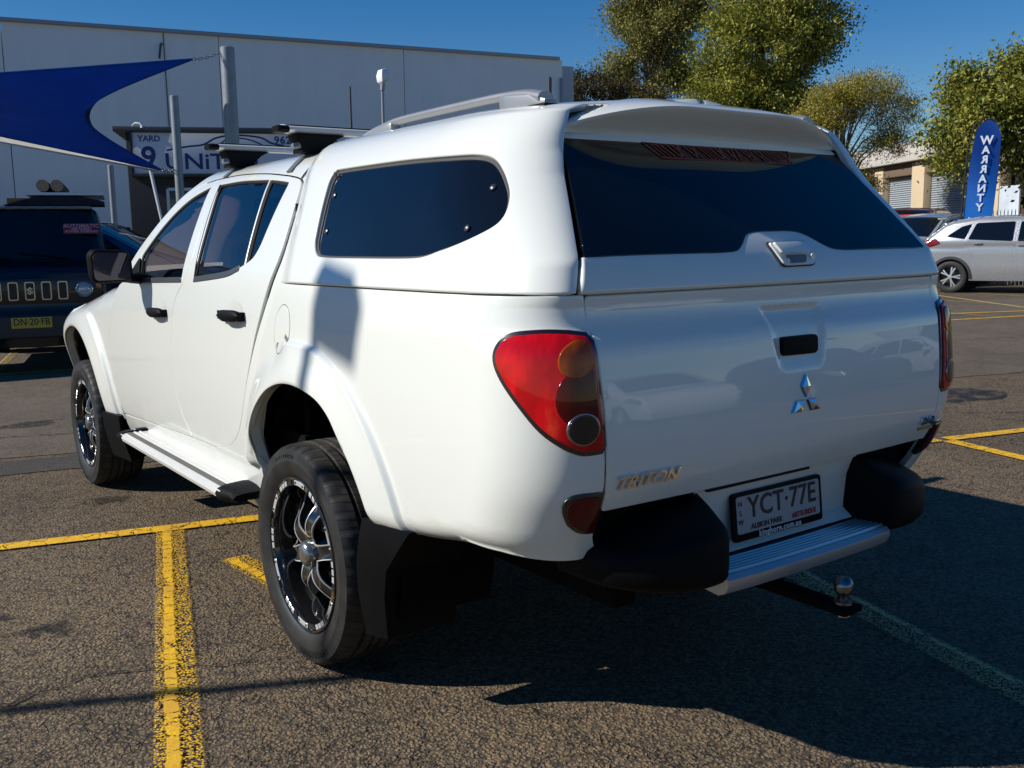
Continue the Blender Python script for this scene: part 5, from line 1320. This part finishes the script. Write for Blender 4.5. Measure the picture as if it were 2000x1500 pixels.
# ---- canopy rails
for s in (-1, 1):
    X = s * .52
    path = spline([(.115, 1.688), (.06, 1.702), (-.03, 1.716), (-.12, 1.722), (-.335, 1.724), (-.60, 1.724), (-.70, 1.721), (-.78, 1.712), (-.84, 1.698)], 5)
    m = MB(); rg = []
    n = len(path)
    for i, p in enumerate(path):
        t = i / (n - 1); foot = max(1 - t / .22, (t - .72) / .28, 0); w = .016 + .010 * foot; h = .012 + .006 * foot
        rg.append([Vector((X + w * math.cos(q) * (1 if math.cos(q) > 0 else 1.0), p.x, p.y + h * math.sin(q))) for q in [2 * math.pi * k / 12 for k in range(12)]])
    m.loft(rg); rl = m.build('canopy_rail', M_SILV, UT, angle=60)
    MB().loft([[Vector((X + s * dx * w, y, z)) for dx in (-1, 1)] + [Vector((X + s * dx * w, y, z2)) for dx in (1, -1)] for y, z, z2, w in ((.11, 1.672, 1.690, .018), (.04, 1.672, 1.706, .022), (-.055, 1.672, 1.716, .022), (-.068, 1.672, 1.719, .018))]).build('rail_foot', M_SILV, rl, bevel=.006)
    MB().loft([[Vector((X + s * dx * w, y, z)) for dx in (-1, 1)] + [Vector((X + s * dx * w, y, z2)) for dx in (1, -1)] for y, z, z2, w in ((-.655, 1.712, 1.722, .016), (-.665, 1.690, 1.722, .022), (-.70, 1.678, 1.720, .024), (-.80, 1.675, 1.710, .024), (-.86, 1.675, 1.694, .02))]).build('rail_foot', M_SILV, rl, bevel=.006)
    MB().box((X, -.76, 1.676), (.056, .22, .012)).build('foot_pad', M_RUB, rl)
    MB().box((X, .03, 1.680), (.05, .18, .012)).build('foot_pad', M_RUB, rl)
MB().tube([(.1, -.30, 1.715), (.1, -.42, 1.79)], .0025, 6).build('aerial', M_RUB, UT)
# ================================================================== other vehicles
M_GREYP = plain('trim_grey', (.03, .03, .032), .55)
M_LAMPC = plain('lamp_clear', (.45, .47, .50), .08, .5, coat=1, vary=.35, vscale=40)
def car_paint(name, col, metal=0.): return plain(name, col, .28, metal, coat=1., vary=.05, coatr=.02)
def simple_wheel(r, w, spokes, mat, double=True):
    m = MB().lathe([(-w * .42, r * .66), (-w * .5, r * .72), (-w * .52, r * .85), (-w * .45, r * .96), (-w * .3, r), (w * .3, r), (w * .45, r * .96), (w * .5, r * .8), (w * .42, r * .66)], (0, 0, 0), 'X', 40)
    wh_ = m.build('wheel', plain('tyre_plain', (.018, .018, .018), .7), None)
    MB().lathe([(-w * .40, r * .67), (-w * .44, r * .655), (-w * .40, r * .62), (w * .1, r * .58), (w * .12, 0)], (0, 0, 0), 'X', 36).build('rim', plain('rim_dark', (.05, .05, .05), .4, .6), wh_)
    m = MB()
    for i in range(spokes):
        a = 2 * math.pi * i / spokes
        for da in ((-.13, .13) if double else (0,)):
            def P(rr, t, x): return Vector((x, rr * math.cos(a + da * (.4 + .9 * rr / (r * .64)) + t), rr * math.sin(a + da * (.4 + .9 * rr / (r * .64)) + t)))
            k = .13 if double else .16
            m.loft([[P(rr, -k * s, -w * .36 + .02 * q), P(rr, k * s, -w * .36 + .02 * q), P(rr, k * s * .8, -w * .22), P(rr, -k * s * .8, -w * .22)] for rr, s, q in ((r * .10, 2.0, -.6), (r * .34, .85, -.5), (r * .62, .62, 0))])
    m.lathe([(-w * .2, r * .15), (-w * .42, r * .13), (-w * .44, 0)], (0, 0, 0), 'X', 16)
    m.build('spokes', mat, wh_, angle=40)
    return wh_
CARN = {}
def make_car(name, label, cat, loc, heading, paint, prof, W, axles, wr, windows, glass_rng, belt=1.05, tumble=.30, sc=1.0, doors=(), rnd_=.10, plan=.10, sill=.27, trim=False, group=None, spoke_mat=None, lamps=(), handles=(), mirror=None, spokes=5, double=True, zoff=0):
    h = Vector(heading).normalized(); e = empty(name, (loc[0], loc[1], 0), math.atan2(-h.x, h.y), label, cat, group); e.scale = (sc,) * 3
    pr = [Vector(p) for p in prof]; segs = list(zip(pr[:-1], pr[1:])); Ly = max(abs(p.x) for p in pr)
    def dist(y, z):
        d = 9.
        for a, b in segs:
            ab = b - a; t = max(0, min(1, ((y - a.x) * ab.x + (z - a.y) * ab.y) / ab.length_squared)); q = math.hypot(y - a.x - ab.x * t, z - a.y - ab.y * t)
            if q < d: d = q
        return d
    def xs0(y, z):
        w = W - plan * (abs(y) / Ly) ** 4
        if z > belt: w -= tumble * (z - belt)
        if z < .6: w -= .05 * ((.6 - z) / .35) ** 2
        w -= .012 * math.exp(-((z - belt + .12) / .05) ** 2)
        return w
    def fn(y, z):
        d = dist(y, z); w = xs0(y, z)
        if d < rnd_: w -= rnd_ - math.sqrt(max(0, rnd_ ** 2 - (rnd_ - d) ** 2))
        return (-w, y, z)
    r_in = wr * 1.13
    bottom = [Vector((pr[-1].x - .05, sill))]
    for ay in sorted(axles, reverse=True):
        k = math.sqrt(max(0, r_in ** 2 - (wr - sill) ** 2))
        bottom += [Vector((ay + r_in * math.cos(t), wr + r_in * math.sin(t))) for t in [math.asin((sill - wr) / r_in) + (math.pi - 2 * math.asin((sill - wr) / r_in)) * i / 16 for i in range(17)]]
    bottom += [Vector((pr[0].x + .05, sill))]
    outline = pr + bottom
    hol = [[Vector(p) for p in d] for d in doors]
    def pair(nm, outl, mat, parents, fnn=fn, **kw):
        kw.setdefault('ref', (-1, 0, .2)); V3, F, N3 = panel_data(outl, fnn, **kw)
        l = mesh_obj(nm, V3, F, mat, parents[0], True, N3)
        r = mesh_obj(nm, [Vector((-v.x, v.y, v.z)) for v in V3], [f[::-1] for f in F], mat, parents[1], True, [Vector((-n.x, n.y, n.z)) for n in N3])
        return l, r
    E_ = (e, e)
    ex_ = [q_ - n_ * d_ for q_, n_ in zip(densify(outline, .05), onorm(densify(outline, .05))) if dist(q_.x, q_.y) < .01 for d_ in (.010, .024, .045, .072, .10)]
    pair('body_side', outline, paint, E_, holes=hol, extra=ex_, skip=lambda y_, z_: dist(y_, z_) < .115, step=.07, gap=0, flange=.04, edge=.004)
    dp = [pair('door', d, paint, E_, step=.07, gap=.006, flange=.02) for d in hol]
    # body skin across: bumper, tail, roof, bonnet
    dense = []
    for a, b in segs:
        k = max(1, int((b - a).length / .08))
        dense += [a.lerp(b, i / k) for i in range(k)]
    dense.append(pr[-1]); rows = []; SS = [-1 + i / 6 for i in range(13)]
    def row(i, off=0., smax=1.):
        p = dense[i]; d = (dense[min(i + 1, len(dense) - 1)] - dense[max(i - 1, 0)]).normalized(); n = Vector((-d.y, d.x))
        if n.y < 0 and abs(n.y) > abs(n.x): n = -n
        if abs(n.x) >= abs(n.y) and n.x * p.x < 0: n = -n
        w = -fn(p.x, p.y)[0]
        return [Vector((w * s * smax, p.x + n.x * (.035 * (1 - s * s * smax * smax) + off), p.y + n.y * (.035 * (1 - s * s * smax * smax) + off))) for s in SS]
    rows = [row(i) for i in range(len(dense))]
    MB().loft(rows, closed=False, caps=False).build('body_skin', paint, e, angle=60)
    MB().box((0, 0, sill + .12), (1.5 * W, Ly * 1.7, .12)).build('floor_pan', M_UNDER, e)
    for i, (y0, y1, nm) in enumerate(glass_rng):
        idx = [i_ for i_, p in enumerate(dense) if min(y0, y1) <= p.x <= max(y0, y1) and p.y > belt - .12]
        if len(idx) > 1: MB().loft([row(i_, .006, .90) for i_ in idx], closed=False, caps=False).build(nm, M_TINT, e, angle=60)
    for wpoly in windows:
        pr_ = E_
        for d, q in zip(hol, dp):
            c = sum((Vector(p) for p in wpoly), Vector((0, 0))) / len(wpoly)
            if inside([tuple(p) for p in d], np.array([tuple(c)]))[0]: pr_ = q
        pair('window', rounded(wpoly, .035), M_TINT, pr_, step=.08, gap=0, flange=.003, off=.004)
    for nm, poly, mat in lamps: pair(nm, rounded(poly, .03), mat, E_, step=.06, gap=0, flange=.01, off=.008)
    for (y, z) in handles:
        x = -fn(y, z)[0]
        for s in (-1, 1): MB().tube([(s * (x + .005), y + .09, z), (s * (x + .03), y + .05, z), (s * (x + .03), y - .05, z), (s * (x + .005), y - .09, z)], .014, 8).build('door_handle', paint, e)
    if mirror:
        y, z = mirror; x = -fn(y, z)[0]
        for s in (-1, 1): MB().box((s * (x + .12), y, z + .04), (.20, .09, .13)).build('side_mirror', paint, e, bevel=.03, seg=3)
    if trim:
        for ay in axles:
            ring = [Vector((ay + r_in * 1.13 * math.cos(t), wr + r_in * 1.13 * math.sin(t))) for t in [-.1 + (math.pi + .2) * i / 20 for i in range(21)]] + [Vector((ay + r_in * .99 * math.cos(t), wr + r_in * .99 * math.sin(t))) for t in [math.pi + .1 - (math.pi + .2) * i / 20 for i in range(21)]]
            pair('arch_trim', ring, M_GREYP, E_, step=.06, gap=0, flange=.01, off=.008)
    for ay in axles:
        for s in (-1, 1):
            m = MB(); m.loft([[Vector((s * (W - .06), ay + r_in * math.cos(t), wr + r_in * math.sin(t))), Vector((s * (W - .40), ay + r_in * math.cos(t), wr + r_in * math.sin(t)))] for t in [math.pi * i / 14 for i in range(15)]], closed=False, caps=False)
            m.add([Vector((s * (W - .40), ay + r_in * math.cos(t), wr + r_in * math.sin(t))) for t in [-.3 + (math.pi + .6) * i / 14 for i in range(15)]], [tuple(range(15))])
            m.build('wheel_well', M_UNDER, e, fixn=False)
    wmat = spoke_mat or M_MACH; key = (wr, spokes, double, wmat.name)
    for ay in axles:
        for s in (-1, 1):
            if key not in CARN: w = simple_wheel(wr, .205, spokes, wmat, double); CARN[key] = w; w.parent = e
            else: w = copy_tree(CARN[key], e)
            w.location = (s * (W - .125), ay, wr); w.rotation_euler = (random.uniform(0, 6), 0, 0 if s < 0 else math.pi)
    return e, fn, pair, dp
HATCH_P = [(-1.98, .34), (-2.04, .52), (-2.02, .80), (-1.96, .98), (-1.86, 1.08), (-1.62, 1.40), (-1.42, 1.485), (-.8, 1.525), (-.1, 1.52), (.28, 1.46), (.48, 1.40), (1.22, 1.00), (1.75, .90), (1.98, .78), (2.06, .62), (2.06, .40), (1.98, .26)]
HATCH_W = [[(1.02, 1.0), (.52, 1.36), (.02, 1.42), (.0, 1.01)], [(-.06, 1.01), (-.04, 1.42), (-.72, 1.41), (-.92, 1.06)], [(-.98, 1.06), (-.80, 1.40), (-1.15, 1.34), (-1.38, 1.14)]]
SUV_P = [(-2.00, .36), (-2.09, .55), (-2.08, .80), (-2.03, .98), (-1.95, 1.10), (-1.82, 1.22), (-1.50, 1.48), (-1.32, 1.555), (-.8, 1.625), (0, 1.62), (.42, 1.57), (.62, 1.50), (1.30, 1.10), (1.9, .99), (2.1, .86), (2.17, .70), (2.18, .42), (2.10, .28)]
SUV_W = [[(1.0, 1.09), (.52, 1.45), (.0, 1.51), (-.03, 1.10)], [(-.13, 1.105), (-.11, 1.51), (-.86, 1.49), (-1.00, 1.15)], [(-1.07, 1.155), (-.95, 1.475), (-1.15, 1.42), (-1.44, 1.215)]]
SUV_D = [[(.02, .36), (1.02, .36), (1.10, .70), (1.12, 1.05), (.55, 1.50), (-.02, 1.545), (-.08, 1.08)], [(-.08, .36), (-.12, 1.08), (-.06, 1.545), (-.92, 1.525), (-1.08, 1.12), (-.92, .80), (-.72, .50), (-.66, .36)]]
SUV_D = [rounded(d, .05) for d in SUV_D]
RED_T = plain('tail_red', (.16, .004, .006), .12, coat=1)
sl_p = car_paint('silver_paint', (.36, .37, .39), .5)
hs_ = Vector((.28, -.96))
c_suv = Vector((20.60, 9.98)) + hs_.normalized() * 1.335 * 1.08
SV_, fn, pair, dp = make_car('parked_suv', 'silver small suv parked side on at the right edge', 'suv', c_suv, hs_, sl_p, SUV_P, .885, (-1.335, 1.335), .345, SUV_W, [(-1.92, -1.5, 'rear_window'), (.45, 1.28, 'windscreen')], belt=1.10, sc=1.08, doors=SUV_D, trim=True,
    lamps=[('tail_lamp', [(-2.04, .90), (-1.56, 1.07), (-1.66, 1.17), (-1.98, 1.12)], RED_T), ('headlamp', [(2.12, .72), (1.70, .92), (1.78, .98), (2.08, .86)], M_LAMPC)], handles=((.05, 1.02), (-.80, 1.06)), mirror=(.95, 1.08), spoke_mat=plain('alloy_bright', (.62, .63, .64), .3, .7))
MB().box((0, -1.62, 1.60), (1.0, .22, .03)).build('roof_spoiler', sl_p, SV_, bevel=.01)
gy = car_paint('steel_grey_paint', (.32, .36, .41), .4)
make_car('parked_hatchback', 'steel grey hatchback nose out, just left of the silver suv', 'hatchback', (22.9, 12.3), (-.97, -.05), gy, HATCH_P, .85, (-1.28, 1.28), .31, HATCH_W, [(-1.8, -1.45, 'rear_window'), (.35, 1.2, 'windscreen')], belt=1.02, sc=1.25, mirror=(.92, 1.0), lamps=[('headlamp', [(2.0, .62), (1.55, .80), (1.66, .87), (1.97, .76)], M_LAMPC)])
mr_p = car_paint('maroon_paint', (.055, .010, .016), .2)
MS, *_ = make_car('parked_suv', 'dark maroon suv with a red windscreen sticker behind the grey hatchback', 'suv', (26.5, 15.2), (-.95, -.30), mr_p, SUV_P, .90, (-1.335, 1.335), .36, SUV_W, [(-1.92, -1.5, 'rear_window'), (.45, 1.28, 'windscreen')], belt=1.10, sc=1.35, mirror=(.95, 1.1), lamps=[('headlamp', [(2.12, .72), (1.70, .92), (1.78, .98), (2.08, .86)], M_LAMPC)])
MB().box((-.30, .80, 1.44), (.55, .14, .006), Matrix.Rotation(R_(-31), 3, 'X')).build('price_sticker', plain('sticker_bright', (.55, .03, .04), .5), MS)
wt_p = car_paint('fleet_white_paint', (.72, .73, .74))
make_car('parked_van', 'white high vehicle half hidden behind the blue banner', 'van', (30.2, 12.2), (.30, -.95), wt_p, [(-2.3, .4), (-2.36, .9), (-2.30, 1.5), (-2.2, 1.86), (-2.0, 1.94), (0, 1.96), (1.1, 1.92), (1.35, 1.82), (1.95, 1.15), (2.3, 1.02), (2.42, .8), (2.42, .4), (2.3, .28)], .88, (-1.4, 1.5), .34, [[(1.6, 1.18), (1.12, 1.70), (.5, 1.72), (.5, 1.18)], [(.42, 1.18), (.42, 1.72), (-.7, 1.72), (-.7, 1.18)], [(-.78, 1.18), (-.78, 1.72), (-2.05, 1.70), (-2.1, 1.18)]], [(1.3, 1.95, 'windscreen')], belt=1.15, tumble=.16)
bl_p = car_paint('deep_blue_paint', (.008, .04, .13), .3)
make_car('parked_hatchback', 'dark blue hatchback standing crosswise behind the black off-roader', 'hatchback', (1.15, 12.75), (.85, -.53), bl_p, HATCH_P, .86, (-1.28, 1.28), .31, HATCH_W, [(-1.8, -1.45, 'rear_window'), (.35, 1.2, 'windscreen')], belt=1.02, mirror=(.92, 1.0), sc=1.18, lamps=[('headlamp', [(2.0, .62), (1.55, .80), (1.66, .87), (1.97, .76)], M_LAMPC)])
# cars of the row behind the viewer; they are seen mirrored in the tailgate
for i, (x, y, col, lab) in enumerate(((5.2, -8.6, (.70, .71, .72), 'white hatchback mirrored in the tailgate, nearest of the row behind'), (8.0, -7.4, (.03, .03, .035), 'black hatchback mirrored in the tailgate, second of the row behind'), (11.0, -6.4, (.45, .46, .48), 'pale grey hatchback mirrored in the tailgate, third of the row behind'))):
    make_car('mirrored_hatchback', lab, 'hatchback', (x, y), (-.30, .95), car_paint('row_paint_%d' % i, col, .2 if i else 0), HATCH_P, .85, (-1.28, 1.28), .31, HATCH_W, [(-1.8, -1.45, 'rear_window'), (.35, 1.2, 'windscreen')], belt=1.02, mirror=(.92, 1.0), lamps=[('headlamp', [(2.0, .62), (1.55, .80), (1.66, .87), (1.97, .76)], M_LAMPC)], group='row of cars behind the viewer')
# ------------------------------------------------------------------ black boxy off-roader, nose to the aisle
bk = plain('black_paint', (.006, .006, .007), .32, 0, coat=.35, vary=.05)
OFF_P = [(-1.52, .45), (-1.60, .60), (-1.62, 1.0), (-1.60, 1.45), (-1.54, 1.68), (-1.42, 1.73), (-.6, 1.745), (.25, 1.74), (.36, 1.70), (.66, 1.15), (.80, 1.10), (1.38, 1.06), (1.50, 1.00), (1.54, .80), (1.56, .62), (1.62, .58), (1.64, .42), (1.52, .30)]
oc = Vector((-.13, 8.76)) + Vector((.247, .969)) * 1.56
JM, fn, pair, dp = make_car('off_roader', 'black boxy off-roader facing the aisle at the left edge', 'off-roader', oc, (-.247, -.969), bk, OFF_P, .745, (-1.12, 1.13), .345, [[(.50, 1.14), (.22, 1.60), (-.35, 1.61), (-.35, 1.14)], [(-.48, 1.14), (-.48, 1.61), (-1.42, 1.60), (-1.45, 1.14)]], [(.36, .68, 'windscreen')], belt=1.10, tumble=.14, rnd_=.045, plan=.03, sill=.36, trim=True, sc=1.04, spokes=5, double=False, spoke_mat=M_RIM, mirror=(.52, 1.15))
M_GR = plain('grille_dark', (.012, .012, .013), .4)
MB().box((0, 1.585, .86), (1.36, .05, .25)).build('grille_panel', bk, JM, bevel=.02)
def slot(x):
    o = MB(); out = rounded([(x - .048, -.095), (x + .048, -.095), (x + .048, .095), (x - .048, .095)], .022); inn = rounded([(x - .036, -.083), (x + .036, -.083), (x + .036, .083), (x - .036, .083)], .016)
    n = len(out); V = [Vector((p.x, 1.616 + d, .865 + p.y)) for d in (0, .012) for p in out] + [Vector((p.x, 1.616 + d, .865 + p.y)) for d in (0, .012) for p in inn]
    F = []
    for i in range(n):
        j = (i + 1) % n; F += [(i, j, n + j, n + i), (2 * n + j, 2 * n + i, 3 * n + i, 3 * n + j), (n + i, n + j, 3 * n + j, 3 * n + i)]
    o.add(V, F); g_ = o.build('grille_slot', plain('satin_chrome', (.5, .5, .52), .18, .95), JM, angle=40)
    MB().prism([tuple(p) for p in inn], lambda u, v, h: Vector((u, 1.614 + h, .865 + v)), .002).build('slot_mesh', M_GR, g_)
for i in range(-2, 3): slot(i * .155)
# angular S emblem in the middle slot
S1 = [(-.034, .005), (.0, .042), (.030, .018), (.018, .010), (.0, .022), (-.012, .008), (.034, -.020), (.030, -.028), (-.020, .0)]
for sgn in (1, -1):
    MB().prism([(p[0] * sgn, p[1] * sgn) for p in S1], lambda u, v, h: Vector((-u, 1.622 + h, .865 + v)), .008).build('emblem', plain('satin_chrome', (.5, .5, .52), .18, .95), JM)
for s in (-1, 1):
    hl = MB().lathe([(0, .086), (.025, .084), (.032, .077), (.022, .073), (.0, .070)], (s * .515, 1.608, .865), 'Y', 32).build('headlamp_ring', M_CHROME, JM)
    MB().lathe([(.0, .071), (.016, .056), (.022, .03), (.024, 0)], (s * .515, 1.608, .865), 'Y', 28).build('headlamp', M_LAMPC, hl)
    MB().lathe([(.0, .03), (.012, .028), (.014, 0)], (s * .655, 1.600, .90), 'Y', 16).build('indicator', plain('amber_dim', (.35, .12, .02), .2, coat=1), JM)
    MB().lathe([(.0, .05), (.02, .045), (.024, 0)], (s * .53, 1.665, .48), 'Y', 18).build('fog_lamp', M_LAMPC, JM)
MB().box((0, 1.63, .50), (1.50, .14, .24)).build('front_bumper', M_GREYP, JM, bevel=.04, seg=3)
MB().box((0, 1.705, .545), (.38, .012, .11)).build('number_plate', plain('plate_yellow', (.52, .38, .04), .5), JM, bevel=.004)
text_obj('plate_lettering', 'DN·20·FB', .098, M_PLK, JM, frame((0, 1.712, .552), (-1, 0, 0), (0, 0, 1)), .001, sx=.86, bold=.001)
# windscreen sticker, wipers, roof gutter
wd = (Vector((0, .36, 1.70)) - Vector((0, .66, 1.15))); wn_ = Vector((0, wd.z, -wd.y)).normalized()
def onws(x, t, o): return Vector((x, .66, 1.15)) + wd * t + wn_ * (.030 + o)
MB().prism([(-.68, .52), (-.30, .52), (-.30, .74), (-.68, .74)], lambda u, v, h: onws(u, v, .008 + h), .003).build('windscreen_sticker', plain('sale_red', (.30, .012, .022), .5), JM)
M_PINK = plain('sticker_letter', (.62, .40, .42), .5)
for s_, tt, sz in (('AUTOMATIC', .685, .062), ('AIR COND.', .625, .040), ('POWER STEERING', .570, .040)):
    text_obj('sticker_lettering', s_, sz, M_PINK, JM, frame(onws(-.49, tt, .0125), (-1, 0, 0), wd), .0008, sx=1.05, bold=.001)
for x in (-.35, .25): MB().tube([onws(x, .03, .02), onws(x + .30, .10, .02), onws(x + .5, .14, .016)], .009, 6).build('wiper', M_RUB, JM)
MB().box((0, -.6, 1.76), (1.2, 1.9, .035)).build('roof_panel', plain('roof_grey', (.22, .23, .25), .4), JM, bevel=.01)
for i in range(7): MB().box((-.48 + i * .16, .30, 1.765), (.085, .22, .02)).build('roof_rib', plain('roof_grey', (.22, .23, .25), .4), JM, bevel=.006)
# load tied on its roof
M_LOG = plain('log_bark', (.16, .075, .035), .8, vary=.3, vscale=14); M_LOGE = plain('log_end', (.42, .24, .15), .7, vary=.25, vscale=30)
ang = math.atan2(.247, -.969)
def onroof(x, y, z): v = Matrix.Rotation(ang, 3, 'Z') @ (Vector((x, y, z)) * 1.04); return Vector((oc.x, oc.y, 0)) + Vector((v.x, v.y, v.z))
lab = ['short cut log on the off-roader roof, left of the two', 'short cut log on the off-roader roof, right of the two']
for i, x in enumerate((-.10, -.25)):
    p = onroof(x, -.55, 2.02); lg = empty('log', p, ang, lab[1 - i] if False else lab[i], 'log', 'logs on the off-roader roof')
    MB().lathe([(-.7, .072), (.7, .072)], (0, 0, 0), 'Y', 20).build('bark', M_LOG, lg); MB().lathe([(.7, .071), (.705, .06), (.706, 0)], (0, 0, 0), 'Y', 20).build('cut_end', M_LOGE, lg)
for (x, y, z, d, m, nm, lb) in ((-.33, -.45, 1.925, (.86, 1.3, .035), M_WP, 'white_board', 'white board lying under the logs on the off-roader roof'), (.05, -.40, 1.85, (.50, 1.0, .06), plain('orange_timber', (.42, .13, .035), .6), 'timber_slab', 'orange brown timber slab under the white board on the roof'),):
    o = MB().box((0, 0, 0), d).build(nm, m, bevel=.008); o.location = onroof(x, y, z); o.rotation_euler = (0, 0, ang); tag(o, lb, nm.split('_')[1])
m = MB(); rg = []
for k in range(9):
    t = k / 8; rg.append([Vector((-.62 + 1.1 * t, .35 * math.cos(q), max(0, .13 * math.sin(q)) * (1 - .75 * abs(2 * t - .9) ** 2.2) + .0)) for q in [2 * math.pi * j / 14 for j in range(14)]])
o = m.loft(rg).build('folded_tarp', plain('tarp_brown', (.030, .016, .012), .8, bump=.6, bscale=14), angle=60); o.location = onroof(-.15, .0, 1.79); o.rotation_euler = (0, 0, ang); tag(o, 'dark brown tarp bundle on the off-roader roof', 'tarp')
